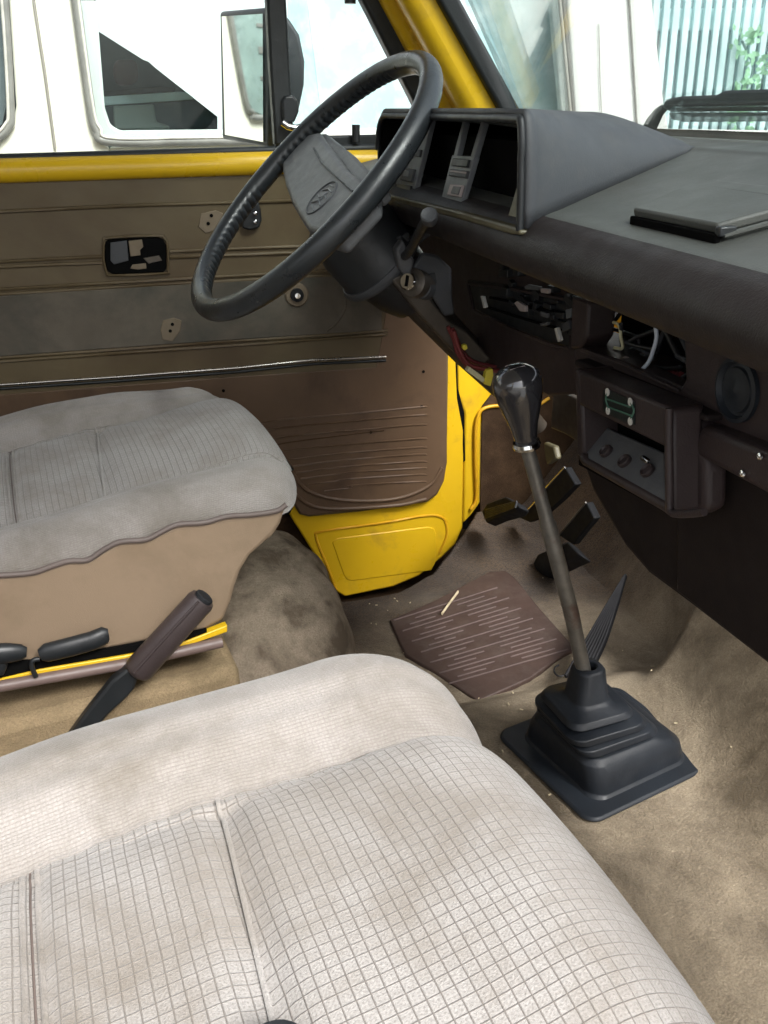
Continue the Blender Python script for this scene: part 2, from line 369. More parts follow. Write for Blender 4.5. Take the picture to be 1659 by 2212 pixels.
# seat pedestals and carpeted wheel arch
YW = rad(8)
ped = boxo('seat_pedestal', (0,0,0), (1,1,1), 'carpet_tan', body, .012); 
ped.data.transform(Matrix.Translation((-.62,.235,.055)) @ Matrix.Diagonal((1.10,.47,.215,1)))
ped.data.transform(Matrix.Translation((.106,.09,0)) @ Matrix.Rotation(YW,4,'Z'))
ped2 = boxo('seat_pedestal', (0,0,0), (1,1,1), 'carpet_tan', body, .012)
ped2.data.transform(Matrix.Translation((-.20,-.46,.05)) @ Matrix.Diagonal((.55,.44,.2,1)))
bm = BM(); bmesh.ops.create_icosphere(bm, subdivisions=5, radius=1)
for v_ in bm.verts:
    c = v_.co; e = .72
    p = Vector([math.copysign(abs(q)**e, q) for q in c])
    p = Vector((p.x*.135, p.y*.19, p.z*.20)); p += Vector((1,1,1))*hn(p.x*2.2, p.y*2+p.z)*.004
    v_.co = p+Vector((.075,.375,-.055))
mobj('wheel_arch', bm, 'carpet_arch', body)

# ---------------------------------------------------------------- driver door
door = thing('driver_door', 'closed yellow driver door with brown ribbed trim panel, missing handle and black window frame', 'car door', (0,.8,0))
def D(o): o.location = -Vector((0,.8,0)); return o
slab('door_panel', [(-0.5859,0.8,0.6359),(0.4034,0.8,0.6228),(0.5238,0.8,0.6203),(0.523,0.8,0.2794),(0.5273,0.8,0.1905),(0.54,0.8,0.1246),(0.5394,0.8,-0.0821),(0.525,0.8,-0.1164),(0.4955,0.8,-0.1434),(0.4461,0.8,-0.178),(0.392,0.8,-0.1937),(0.2908,0.8,-0.1999),(0.27,0.8,-0.1803),(0.2439,0.8,-0.1135),(0.1964,0.8,-0.0115),(0.1318,0.8,0.1456),(-0.7153,0.8,0.2148)], (0,.05,0), 'yellow_paint', door, bevel=.004).location = (0,-.8,0)
p = [(-0.5853,0.79,0.6256),(-0.198,0.79,0.6222),(0.21,0.79,0.6163),(0.5204,0.79,0.6086)]
D(tubeo('belt_rail', p, .0175, 'yellow_paint', door, n=20, flat=.9))
D(tubeo('belt_seal', [(-0.5823,0.795,0.6414),(-0.1953,0.795,0.6391),(0.2122,0.795,0.6345),(0.522,0.795,0.6291)], .0065, 'seal_black', door, n=12))
D(slab('window_channel', [(-0.5847,0.805,0.6458),(-0.1956,0.805,0.6438),(0.214,0.805,0.6395),(0.5254,0.805,0.6358),(0.5255,0.805,0.6214),(0.2128,0.805,0.6251),(-0.1978,0.805,0.6323),(-0.5878,0.805,0.6357)], (0,.03,0), 'seal_black', door))
D(slab('quarter_channel', [(0.2187,0.8,0.6524),(0.3116,0.8,0.6526),(0.408,0.8,0.6513),(0.4075,0.8,0.629),(0.2172,0.8,0.6334)], (0,.02,0), 'seal_black', door, bevel=.003))
# trim panel with moulded welts
trim = D(slab('trim_panel', [(-0.5887,0.787,0.6108),(-0.2006,0.787,0.6069),(0.2158,0.787,0.6017),(0.5024,0.787,0.5965),(0.5036,0.787,0.2499),(0.5014,0.787,0.0678),(0.4959,0.787,0.03),(0.4818,0.787,0.0026),(0.46,0.787,-0.0102),(0.3285,0.787,-0.0112),(0.2281,0.787,-0.0074),(0.2109,0.787,-0.0011),(0.1957,0.787,0.0325),(0.169,0.787,0.1099),(0.133,0.787,0.1763),(-0.7019,0.787,0.2425)], (0,.012,0), 'trim_vinyl', door, bevel=.004, seg=3))
def welt(name, pts, r, m_='trim_vinyl', parent=trim, n=8):
    return tubeo(name, cr(pts, 6), r, m_, parent, n)
bm = BM()
for pts in ([(-0.5626,0.7865,0.5687),(-0.2088,0.7865,0.5652),(-0.0146,0.7865,0.5639),(0.2308,0.7865,0.5581),(0.368,0.7865,0.5553)], [(-0.584,0.7865,0.4967),(-0.2231,0.7865,0.4925),(-0.069,0.7865,0.4904)], [(0.0329,0.7865,0.4916),(0.3016,0.7865,0.4851),(0.3655,0.7865,0.4833)],
            [(-0.5864,0.7865,0.4886),(-0.2246,0.7865,0.4846),(-0.0704,0.7865,0.4811)], [(0.0318,0.7865,0.4825),(0.292,0.7865,0.475),(0.3652,0.7865,0.4734)], [(-0.5958,0.7865,0.4568),(-0.2312,0.7865,0.4512),(0.0698,0.7865,0.4472),(0.3178,0.7865,0.4428),(0.3875,0.7865,0.4411)],
            [(-0.5982,0.7865,0.4488),(-0.2326,0.7865,0.4439),(0.0519,0.7865,0.44),(0.3174,0.7865,0.4353),(0.3873,0.7865,0.434)], [(-0.6269,0.7865,0.352),(-0.2522,0.7865,0.3445),(0.0619,0.7865,0.3396),(0.3604,0.7865,0.3336),(0.3845,0.7865,0.3334)], [(-0.6287,0.7865,0.346),(-0.2534,0.7865,0.3385),(0.061,0.7865,0.3324),(0.3601,0.7865,0.327),(0.3843,0.7865,0.3268)]):
    tube(bm, cr(pts, 4), .0030, 6)
mobj('welts', bm, 'trim_vinyl', trim, angle=60)
bm = BM()
bm = BM()
for pts in [[(0.1505,0.7865,0.1892),(0.2003,0.7865,0.1905),(0.3189,0.7865,0.1876),(0.4416,0.7865,0.1863),(0.4613,0.7865,0.185)],[(0.1575,0.7865,0.1745),(0.2076,0.7865,0.1757),(0.3183,0.7865,0.1728),(0.4414,0.7865,0.1707),(0.4612,0.7865,0.1692)],[(0.1685,0.7865,0.1566),(0.219,0.7865,0.1577),(0.3175,0.7865,0.1551),(0.4412,0.7865,0.1521),(0.461,0.7865,0.1503)],[(0.179,0.7865,0.1304),(0.23,0.7865,0.1314),(0.3163,0.7865,0.1287),(0.4409,0.7865,0.1242),(0.4608,0.7865,0.122)],[(0.1988,0.7865,0.1127),(0.2504,0.7865,0.1135),(0.3156,0.7865,0.1125),(0.4407,0.7865,0.1071),(0.4607,0.7865,0.1046)],[(0.2039,0.7865,0.0993),(0.2556,0.7865,0.1),(0.315,0.7865,0.099),(0.4405,0.7865,0.0929),(0.4606,0.7865,0.0902)],[(0.2098,0.7865,0.0857),(0.2618,0.7865,0.0864),(0.3145,0.7865,0.0855),(0.4403,0.7865,0.0786),(0.4605,0.7865,0.0757)],[(0.2175,0.7865,0.0727),(0.2698,0.7865,0.0733),(0.3139,0.7865,0.0729),(0.4401,0.7865,0.0653),(0.4604,0.7865,0.0621)],[(0.2296,0.7865,0.059),(0.2823,0.7865,0.0595),(0.3134,0.7865,0.0601),(0.44,0.7865,0.0518),(0.4603,0.7865,0.0485)],[(0.2593,0.7865,0.0419),(0.3126,0.7865,0.0422),(0.3128,0.7865,0.0463),(0.4398,0.7865,0.0373),(0.4602,0.7865,0.0337)]]:
    tube(bm, cr(pts, 4), .0019, 6)
for pts in ([(0.17,0.7865,0.1235),(0.1974,0.7865,0.0928),(0.2289,0.7865,0.047),(0.2936,0.7865,0.0191),(0.3931,0.7865,0.0072),(0.4629,0.7865,0.0249),(0.491,0.7865,0.0597)], [(0.1759,0.7865,0.091),(0.2066,0.7865,0.0406),(0.2573,0.7865,0.0069),(0.3928,0.7865,-0.0064),(0.458,0.7865,-0.0018)]):
    tube(bm, cr(pts, 8), .004, 8)
mobj('pocket_ribs', bm, 'trim_low', trim, angle=60)
lab(slab('lower_trim', [(-0.686,0.7862,0.2934),(-0.2639,0.7862,0.2849),(0.1101,0.7862,0.2771),(0.3666,0.7862,0.2694),(0.3764,0.7862,0.313),(0.3921,0.7862,0.393),(0.397,0.7862,0.4554),(0.5001,0.7862,0.4641),(0.5012,0.7862,0.0681),(0.4938,0.7862,0.0286),(0.4787,0.7862,0.0053),(0.4598,0.7862,-0.0069),(0.2282,0.7862,-0.0042),(0.2127,0.7862,0.0019),(0.1975,0.7862,0.0345),(0.1706,0.7862,0.11),(0.137,0.7862,0.1761),(-0.7016,0.7862,0.2428)], (0,.004,0), 'trim_low', trim, bevel=.002), 'ribbed lower trim of the driver door, stained, with column shade painted in at its upper right')  # dark zone carried up at right paints the shade behind the steering column
slab('fabric_band', [(-0.4712,0.784,0.4463),(-0.2328,0.784,0.4415),(0.0516,0.784,0.4391),(0.3168,0.784,0.4345),(0.3819,0.784,0.433),(0.379,0.784,0.3353),(0.3598,0.784,0.3356),(0.062,0.784,0.342),(-0.2514,0.784,0.3468),(-0.4962,0.784,0.351)], (0,.004,0), 'band_fabric', trim, bevel=.0015)
D(tubeo('chrome_strip', [(-0.6816,0.785,0.3052),(-0.2605,0.785,0.301),(-0.0731,0.785,0.2957),(0.1192,0.785,0.2921),(0.2532,0.785,0.2934),(0.3854,0.785,0.2868)], .0024, 'chrome_dull', door, n=10))
D(tubeo('strip_bed', [(-0.6839,0.786,0.2988),(-0.262,0.786,0.2942),(-0.0742,0.786,0.2886),(0.1186,0.786,0.2848),(0.2529,0.786,0.286),(0.3855,0.786,0.2799)], .0026, 'seal_black', door, n=8))
bm = BM(); tube(bm, cr([(0.3155,0.785,0.401),(0.3144,0.785,0.3784),(0.2993,0.785,0.3567),(0.2798,0.785,0.3422)],6), .003, 6); mobj('armrest_shadow_welt', bm, 'band_fabric', trim)
tubeo('scuff', cr([(0.1694,0.7858,0.1433),(0.2012,0.7858,0.1462),(0.2652,0.7858,0.1475),(0.3521,0.7858,0.1485),(0.3781,0.7858,0.1482)], 4), .0011, 'carpet_dark', trim)
for q in [(0.4508,0.7858,0.1867),(0.4551,0.7858,0.2526),(0.3529,0.7858,0.1481),(0.0939,0.7858,0.254),(0.1737,0.7858,0.1437)]: latheo('trim_hole', q, (0,-1,0), [(0,.0028),(.0006,.0028)], 'cavity', trim, 10)
# handle recess, screw patches, crank spindle, black latch knob
D(slab('handle_recess', [(-0.0645,0.7845,0.5114),(-0.0577,0.7845,0.5166),(0.0152,0.7845,0.5154),(0.025,0.7845,0.5116),(0.029,0.7845,0.5003),(0.0245,0.7845,0.4654),(0.0196,0.7845,0.4599),(-0.0598,0.7845,0.4621),(-0.0672,0.7845,0.4676),(-0.0687,0.7845,0.4841)], (0,.008,0), 'cavity', door, bevel=.002))
bm = BM(); tube(bm, cr([(-0.0657,0.784,0.5115),(-0.0566,0.784,0.5182),(0.0154,0.784,0.5171),(0.0265,0.784,0.5132),(0.0306,0.784,0.5003),(0.0261,0.784,0.4646),(0.0202,0.784,0.4583),(-0.0601,0.784,0.4606),(-0.0686,0.784,0.4661),(-0.0703,0.784,0.4843)], 5, True), .0022, 6, closed=True)
D(mobj('recess_rim', bm, 'trim_vinyl', door, angle=60))
for pts, m_ in (([(-0.0561,0.7835,0.511),(-0.0308,0.7835,0.5127),(-0.0324,0.7835,0.4819),(-0.0555,0.7835,0.4772),(-0.0602,0.7835,0.4837)], 'dash_grey'), ([(-0.0285,0.783,0.5118),(-0.0076,0.783,0.5129),(-0.0072,0.783,0.5015),(-0.0127,0.783,0.497),(-0.013,0.783,0.4889),(-0.0287,0.783,0.4882)], 'patch'),
                ([(-0.0272,0.7832,0.4754),(-0.0065,0.7832,0.4761),(-0.0068,0.7832,0.4678),(-0.0202,0.7832,0.467),(-0.0321,0.7832,0.4695)], 'patch'), ([(-0.0095,0.7835,0.4844),(0.0156,0.7835,0.4869),(0.0195,0.7835,0.4784),(-0.0026,0.7835,0.4749)], 'metal_dirty')):
    D(slab('latch_piece', pts, (0,.003,0), m_, door, bevel=.0008))
for pts, holes in (([(0.0886,0.7855,0.5466),(0.1128,0.7855,0.5502),(0.1235,0.7855,0.5447),(0.1161,0.7855,0.5216),(0.0922,0.7855,0.5156),(0.0822,0.7855,0.5268)], [(0.1044,0.785,0.5426),(0.0981,0.785,0.5308)]),
                   ([(0.0085,0.783,0.3836),(0.026,0.783,0.3865),(0.0382,0.783,0.3811),(0.0339,0.783,0.3639),(0.0189,0.783,0.3474),(0.0031,0.783,0.3519),(0.0023,0.783,0.3688)], [(0.0225,0.7825,0.376),(0.0177,0.7825,0.3654)])):
    o = D(slab('screw_patch', pts, (0,.003,0), 'patch', door, bevel=.001))
    bm = BM()
    for h in holes: lathe(bm, h, (0,-1,0), [(0,.0028),(.0006,.0028)], 12)
    mobj('screw_hole', bm, 'cavity', o)
q = (0.2323,0.782,0.4084)
o = D(latheo('crank_spindle', q, (0,-1,0), [(-.004,.020),(0,.020),(.002,.018),(.0022,.012)], 'patch', door))
latheo('spindle_ring', q, (0,-1,0), [(.002,.0115),(.006,.011),(.0065,.006)], 'rubber', o); latheo('spindle_bolt', q, (0,-1,0), [(.006,.005),(.010,.0045),(.0102,.001)], 'chrome', o)
D(slab('inner_latch', [(0.1524,0.775,0.5337),(0.1595,0.775,0.5429),(0.1707,0.775,0.5566),(0.179,0.775,0.5656),(0.1826,0.775,0.5488),(0.1832,0.775,0.532),(0.1776,0.775,0.5202),(0.1622,0.775,0.5174),(0.15,0.775,0.5218)], (0,.012,0), 'black_plastic', door, bevel=.003))
bm = BM()
for q in [(0.1731,0.773,0.5435),(0.1719,0.773,0.5304)]: lathe(bm, q, (0,-1,0), [(0,.0035),(.002,.003),(.003,.001)], 12)
D(mobj('latch_screws', bm, 'chrome', door))
# embossed plate at the foot of the door
D(slab('embossed_plate', [(0.271,0.7985,-0.0732),(0.2805,0.7985,-0.0657),(0.4662,0.7985,-0.0684),(0.4787,0.7985,-0.0745),(0.4827,0.7985,-0.0869),(0.481,0.7985,-0.1521),(0.4722,0.7985,-0.1685),(0.3073,0.7985,-0.1649),(0.2967,0.7985,-0.1603),(0.2904,0.7985,-0.1484)], (0,.004,0), 'yellow_paint', door, bevel=.002, seg=3))
bm = BM(); tube(bm, cr([(0.2735,0.7995,-0.1789),(0.2585,0.7995,-0.122),(0.2407,0.7995,-0.0586),(0.2555,0.7995,-0.0469),(0.3706,0.7995,-0.0468),(0.4592,0.7995,-0.0435),(0.4916,0.7995,-0.0503),(0.5032,0.7995,-0.0663),(0.5043,0.7995,-0.096),(0.489,0.7995,-0.1318)], 6), .0026, 6); D(mobj('emboss_line', bm, 'yellow_dull', door, angle=60))
# window post, quarter window, pillar side frame
D(slab('window_post', [(0.2282,0.79,0.9224),(0.2516,0.79,0.9227),(0.248,0.79,0.8416),(0.247,0.79,0.7453),(0.246,0.79,0.6417),(0.2153,0.79,0.6416),(0.2162,0.79,0.7459),(0.2186,0.79,0.8417)], (0,.03,0), 'seal_black', door, bevel=.004))
bar_ = bar('door_frame', (0.4984,0.775,0.6925), (0.4043,0.755,0.8378), .040, .05, 'yellow_paint', door, k0=.06, bevel=.018); D(bar_)
D(bar('frame_seal', (0.4402,0.785,0.7299), (0.3747,0.77,0.8393), .034, .03, 'seal_black', door, k0=.15, bevel=.006))
D(slab('window_glass', [(-.9,.815,.64),(.30,.815,.64),(.26,.775,1.05),(-.9,.775,1.05)], (0,.003,0), 'glass', door, bevel=0))
D(slab('quarter_latch', [(0.229,0.78,0.7062),(0.2348,0.78,0.7127),(0.2473,0.78,0.7132),(0.255,0.78,0.7055),(0.2552,0.78,0.6898),(0.2475,0.78,0.6749),(0.2359,0.78,0.6715),(0.2285,0.78,0.6774)], (0,.012,0), 'black_plastic', door, bevel=.004, seg=3))
D(tubeo('latch_pivot', [(0.2266,0.777,0.6748),(0.2352,0.777,0.6685),(0.2476,0.777,0.6658),(0.2616,0.777,0.6676)], .0055, 'chrome', door, n=12))
D(tubeo('lock_pin', [(0.3463,0.79,0.6423),(0.3473,0.79,0.6678)], .0065, 'black_plastic', door, n=16))
D(tubeo('visor_clip', [(0.3389,0.76,0.8453),(0.3384,0.76,0.8337)], .0085, 'black_plastic', door, n=16))
# outside mirror
mir = D(slab('side_mirror', [(0.2395,0.96,0.8447),(0.2764,0.96,0.8336),(0.2948,0.96,0.8068),(0.3013,0.96,0.7667),(0.2979,0.96,0.73),(0.2841,0.96,0.6844),(0.2643,0.96,0.668),(0.2361,0.96,0.6369),(0.2239,0.96,0.6361)], (.0,.05,0), 'housing', door, bevel=.012, seg=4))
G = [(0.167,0.962,0.8346),(0.2348,0.962,0.838),(0.219,0.962,0.6418),(0.154,0.962,0.6555)]
mb = BM()
# glass faces rearwards and slightly inwards: the outer edge sits further back
gq = [Vector(G[0]), Vector(G[1]), Vector(G[2]), Vector(G[3])]
gc = sum(gq, Vector())/4
ng = Vector((-.90,-.43,.0)).normalized()
camp = Vector((0,-.72,.70))
gp = []
for q in gq:
    r_ = (q-camp); s_ = (gc-Vector((0,.035,0))-camp).dot(ng)/r_.dot(ng); gp.append(camp+r_*s_)
prism(mb, gp, -ng*.004); mobj('mirror_glass', mb, 'mirror', mir, smooth=False)
mb = BM(); cen = sum(gp, Vector())/4
hd = Vector((-ng.y, ng.x, 0)); op = [cen+(q-cen)*1.09+hd*(q-cen).dot(hd)*.16-ng*.003 for q in gp]; prism(mb, op, -ng*.02); mobj('mirror_case', mb, 'housing', mir, bevel=.006, seg=3)
tubeo('mirror_arm', [(.215,.95,.62),(.25,.90,.60),(.26,.86,.59)], .010, 'housing', mir)

# ---------------------------------------------------------------- dashboard
dash = thing('dashboard', 'grey and dark brown van dashboard stripped of gauges, with an empty instrument hood', 'dashboard', (.4,0,.5))
def DD(o): o.location = (-.4,0,-.5); return o
prof = [(.60,.655),(.53,.652),(.515,.648),(.45,.634),(.38,.620),(.345,.613),(.326,.610),(.311,.604),(.301,.595),(.2975,.585),(.300,.575),(.306,.568),(.318,.5625),(.345,.558),(.42,.555)]
ys = [-.85+1.6*i/60 for i in range(61)]
bm = BM(); pr_ = cr([(a,0,b) for a, b in prof], 3)
grid(bm, [[(p.x+.002*max(0,-y-.25)+hn(y*.5,p.x)*.0006, y, p.z) for p in pr_] for y in ys])
DD(mobj('top_shelf', bm, 'dash_top', dash, angle=80))
# darker roll that the shelf turns into
bm = BM(); rp = cr([(.3225,0,.6098),(.3100,0,.6052),(.2996,0,.5955),(.2953,0,.585),(.2967,0,.576),(.3028,0,.5665),(.317,0,.5605),(.345,0,.5565),(.43,0,.553)], 4)
grid(bm, [[(p.x+.002*max(0,-y-.25), y, p.z) for p in rp] for y in ys]); DD(mobj('padded_lip', bm, 'dash_brown', dash, angle=80))
# instrument hood
bm = BM(); rows = []
for i in range(25):
    s = i/24; x = .300+.225*s
    yb = -.010+.118*s**.9; zb = .612+.2*(x-.33)-.004; zt = max(zb+.001, .6865-.012*s)
    if s > .62: zt = zb+(zt-zb)*math.sqrt(max(0, 1-((s-.62)/.38)**2))+.0005
    w_ = .010+.13*s
    row = []
    for k in range(13):
        a = rad(90*k/12); row.append((x, yb+w_*(1-math.cos(a))**1.0, zb+(zt-zb)*math.sin(a)**.85))
    yl = .462
    for k in range(1, 9): row.append((x, yb+w_+(yl-.04-yb-w_)*k/8, zt))
    for k in range(1, 7):
        a = rad(90*k/6); row.append((x, yl-.04+.04*math.sin(a), zt-(.04)*(1-math.cos(a))))
    row.append((x, yl, zb-.01)); rows.append(row)
grid(bm, rows); hood = DD(mobj('instrument_hood', bm, 'cavity', dash, angle=80))
s_ = hood.modifiers.new('th', 'SOLIDIFY'); s_.thickness = .006; s_.offset = -1; s_.material_offset = 1; s_.material_offset_rim = 1; hood.data.materials.append(MATS['dash_grey'])
bm = BM(); tube(bm, [(p[0]-.0005, p[1]+(.0015 if k < 6 else 0), p[2]-.002) for k, p in enumerate(rows[0][:-1])], .0035, 8); DD(mobj('hood_edge', bm, 'black_plastic', dash, angle=60))
# instrument opening: strips of the empty housing over a dark cavity
DD(slab('cluster_cavity', [(.345,.045,.585),(.352,.452,.585),(.385,.452,.585),(.385,.085,.585)], (0,0,.078), 'cavity', dash, bevel=0))
NI = None
for nm, pts, m_ in (('cluster_strip', [(0.3082,0.4185,0.5954),(0.314,0.4268,0.6134),(0.3216,0.4125,0.6368),(0.3364,0.4019,0.6821),(0.3359,0.3491,0.6807),(0.309,0.3391,0.598)], 'cluster_grey'),
                    ('cluster_strip', [(0.3354,0.2419,0.679),(0.3354,0.232,0.6791),(0.3243,0.227,0.6449),(0.3241,0.2378,0.6444)], 'cluster_grey'),
                    ('cluster_strip', [(0.3356,0.1859,0.6799),(0.3358,0.1767,0.6804),(0.3249,0.176,0.6467),(0.3247,0.1864,0.6463)], 'cluster_grey'),
                    ('cluster_strip', [(0.3248,0.2431,0.6466),(0.3255,0.1749,0.6486),(0.3093,0.1745,0.5988),(0.3094,0.237,0.5991)], 'cluster_grey'),
                    ('cluster_top', [(0.3385,0.4193,0.6888),(0.3377,0.0893,0.6863),(0.3343,0.0801,0.6758),(0.3352,0.1724,0.6787),(0.3358,0.4,0.6803)], 'black_plastic'),
                    ('cluster_strip', [(0.3223,0.0494,0.6389),(0.3212,0.0441,0.6353),(0.3072,0.0074,0.5923),(0.307,0.019,0.5919),(0.3099,0.0485,0.6007)], 'rail_olive')):
    DD(slab(nm, pts, (.006,0,-.002), m_, dash, bevel=.001))
for pts, m_ in (([(0.3211,0.2305,0.6444),(0.3214,0.1821,0.6452),(0.319,0.1811,0.638),(0.3188,0.2299,0.6373)], 'black_plastic'), ([(0.3177,0.2284,0.6341),(0.3181,0.1755,0.6351),(0.3159,0.1749,0.6284),(0.3156,0.2283,0.6274)], 'dash_grey'),
                ([(0.3165,0.2262,0.6333),(0.3168,0.1762,0.6342),(0.3162,0.1759,0.6324),(0.3159,0.226,0.6314)], 'tab_pale'),
                ([(0.3132,0.2147,0.6201),(0.3137,0.1789,0.6217),(0.3102,0.1774,0.6107),(0.3098,0.2156,0.6096)], 'tab_pale'), ([(0.3119,0.2013,0.6192),(0.3122,0.179,0.6201),(0.3097,0.1792,0.6125),(0.3096,0.2037,0.612)], 'hub_grey'),
                ([(0.3223,0.3745,0.648),(0.3223,0.3503,0.648),(0.3197,0.3481,0.6402),(0.3197,0.3746,0.6402)], 'dash_grey'), ([(0.321,0.4044,0.6441),(0.321,0.381,0.6442),(0.3189,0.3804,0.6377),(0.3188,0.4057,0.6372)], 'black_plastic'),
                ([(0.3152,0.4016,0.6263),(0.3153,0.3541,0.6267),(0.3108,0.3537,0.6127),(0.3106,0.4032,0.6122)], 'dash_grey'), ([(0.3135,0.3903,0.6242),(0.3136,0.3689,0.6243),(0.3113,0.3678,0.6173),(0.3112,0.3913,0.6169)], 'cluster_grey'),
                ([(0.3091,0.4095,0.6076),(0.3096,0.3507,0.6089),(0.3073,0.3483,0.6018),(0.3065,0.4061,0.5993)], 'black_plastic')):
    DD(slab('cluster_switch', pts, (.004,0,-.001), m_, dash, bevel=.0008))
DD(slab('cluster_rail', [(0.297,0.5307,0.5944),(0.297,0.4309,0.5947),(0.297,0.1404,0.6008),(0.297,0.0019,0.6021),(0.297,-0.013,0.6012),(0.297,-0.0134,0.5972),(0.297,0.0068,0.5956),(0.297,0.1402,0.594),(0.297,0.4256,0.5868),(0.297,0.532,0.586)], (.012,0,0), 'rail_olive', dash, bevel=.003, seg=3))
DD(slab('rail_groove', [(0.299,0.5406,0.5846),(0.299,0.4333,0.5861),(0.299,0.146,0.5928),(0.299,0.0117,0.5953),(0.299,-0.0097,0.5966),(0.299,-0.011,0.5937),(0.299,0.0005,0.5914),(0.299,0.1459,0.5868),(0.299,0.434,0.5795),(0.299,0.5416,0.5781)], (.012,0,0), 'black_plastic', dash, bevel=.002))
# ashtray lid on the shelf
bm = BM()
lid = [(.348,-.106),(.349,-.210),(.408,-.215),(.412,-.078)]
zt = lambda x: .61+.2*(x-.33)
prism(bm, [(x,y,zt(x)+.004) for x,y in lid], (-.002,0,.007)); DD(mobj('ashtray_lid', bm, 'dash_top', dash, bevel=.002))
bm = BM(); prism(bm, [(.3455,-.104,zt(.345)-.002),(.3455,-.213,zt(.345)-.002),(.3455,-.213,zt(.345)+.006),(.3455,-.104,zt(.345)+.006)], (.004,0,0)); DD(mobj('ashtray_front', bm, 'cavity', dash, bevel=.001))
bm = BM(); prism(bm, [(.416,-.075,zt(.416)-.001),(.417,-.30,zt(.416)-.001),(.440,-.31,zt(.44)-.001),(.436,-.072,zt(.436)-.001)], (0,0,.008)); DD(mobj('shelf_ridge', bm, 'dash_top', dash, bevel=.004, seg=3))
DD(boxo('ashtray_hinge', (.352,-.213,zt(.352)+.006), (.012,.006,.006), 'black_plastic', dash, .001))
bm = BM(); tube(bm, [(.350,-.2145,zt(.35)+.004),(.408,-.219,zt(.408)+.004)], .0018, 6); DD(mobj('ashtray_rim', bm, 'dash_top', dash))
# lower fascia
DD(slab('fascia_backing', [(.46,-.78,.30),(.46,.10,.30),(.46,.10,.555),(.46,-.78,.555)], (.02,0,0), 'cavity', dash, bevel=0))
DD(slab('driver_fascia', [(0.418,0.7674,0.5139),(0.418,0.3327,0.5188),(0.418,0.0693,0.5232),(0.418,0.0999,0.5096),(0.418,0.1136,0.4656),(0.418,0.1061,0.4137),(0.418,0.1747,0.3912),(0.418,0.322,0.3771),(0.418,0.4617,0.3717),(0.418,0.6138,0.392),(0.418,0.7726,0.4347)], (.02,0,0), 'fascia_brown', dash, bevel=.003))
DD(slab('fascia_band', [(0.4,0.0776,0.4749),(0.4,0.0583,0.4755),(0.4,-0.0186,0.482),(0.4,-0.11,0.4847),(0.4,-0.1155,0.4922),(0.4,-0.1026,0.5374),(0.4,-0.1023,0.5499),(0.4,-0.2045,0.5561),(0.4,-0.3863,0.557),(0.4,-0.4089,0.4831),(0.4,-0.2242,0.4752),(0.4,-0.1395,0.4671),(0.4,-0.0973,0.4674),(0.4,0.0765,0.4547)], (.02,0,0), 'fascia_brown', dash, bevel=.003))
DD(slab('fascia_edge', [(0.399,0.0566,0.4776),(0.399,-0.0204,0.4826),(0.399,-0.1117,0.4846),(0.399,-0.1144,0.4827),(0.399,-0.021,0.479),(0.399,0.0593,0.4729)], (-.004,0,0), 'fascia_brown', dash, bevel=.001))
DD(slab('glove_box', [(0.385,-0.1647,0.4725),(0.385,-0.2437,0.4799),(0.385,-0.4212,0.4889),(0.385,-0.4312,0.4562),(0.385,-0.2509,0.4501),(0.385,-0.1638,0.4464),(0.385,-0.1583,0.4565)], (.03,0,0), 'fascia_brown', dash, bevel=.006, seg=3))
DD(slab('lower_fascia', [(0.412,-0.0908,0.4529),(0.412,-0.3995,0.4766),(0.412,-0.4401,0.3437),(0.412,-0.2487,0.3067),(0.412,-0.1221,0.2995)], (.02,0,0), 'dash_dark', dash, bevel=.003))
DD(slab('knee_apron', [(0.42,0.1061,0.3845),(0.42,0.0906,0.3443),(0.42,0.0586,0.319),(0.42,-0.0154,0.2897),(0.42,-0.0631,0.2831),(0.42,-0.1307,0.2886),(0.42,-0.2405,0.2953),(0.42,-0.4417,0.3139),(0.42,-0.3978,0.4575),(0.42,-0.0828,0.4276)], (.06,0,.02), 'dash_dark', dash, bevel=.008, seg=3))
bm = BM()
for q in [(0.384,-0.2381,0.4741),(0.384,-0.2227,0.4556)]: lathe(bm, q, (-1,0,.2), [(0,.0028),(.0015,.0024),(.002,.001)], 12)
DD(mobj('glove_screws', bm, 'chrome', dash))
q = (0.3985,-0.1837,0.5038)
sp = DD(latheo('round_vent', q, (-1,0,0), [(-.004,.024),(.002,.024),(.003,.021),(-.001,.019),(-.001,.017),(.001,.016),(.001,.004),(.003,.001)], 'boot_plate', dash))
# control module of the missing heater panel
mod = DD(slab('heater_module', [(0.415,0.4446,0.4761),(0.415,0.2851,0.4959),(0.415,0.1785,0.5066),(0.415,0.1187,0.5115),(0.415,0.1167,0.4609),(0.415,0.1682,0.4533),(0.415,0.2808,0.4464),(0.415,0.4199,0.4417)], (.02,0,0), 'black_plastic', dash, bevel=.002))
rnd = random.Random(3)
bm = BM()
for i in range(26):
    y = .10+.22*rnd.random(); z = .478+.045*rnd.random()-.03*(y-.1)*0
    box(bm, (.413+.004*rnd.random(), y, z), (.008+.01*rnd.random(), .006+.022*rnd.random(), .003+.009*rnd.random()), Matrix.Rotation(rad(rnd.uniform(-12,12)),3,'X'))
mobj('module_parts', bm, 'black_plastic', mod, bevel=.0008)
bm = BM(); tube(bm, [(0.411,0.4274,0.4747),(0.411,0.2751,0.4942),(0.411,0.1694,0.5051),(0.411,0.1149,0.5105),(0.411,0.1115,0.4619),(0.411,0.1595,0.4548),(0.411,0.271,0.4474),(0.411,0.4032,0.443)], .0022, 6, closed=True); mobj('module_frame', bm, 'fascia_brown', mod)
for pts in ([(0.412,0.3481,0.4707),(0.412,0.237,0.483),(0.412,0.1305,0.4946)], [(0.412,0.3524,0.4571),(0.412,0.2354,0.4667),(0.412,0.1282,0.4769)]): tubeo('slider_slot', pts, .0016, 'cavity', mod)
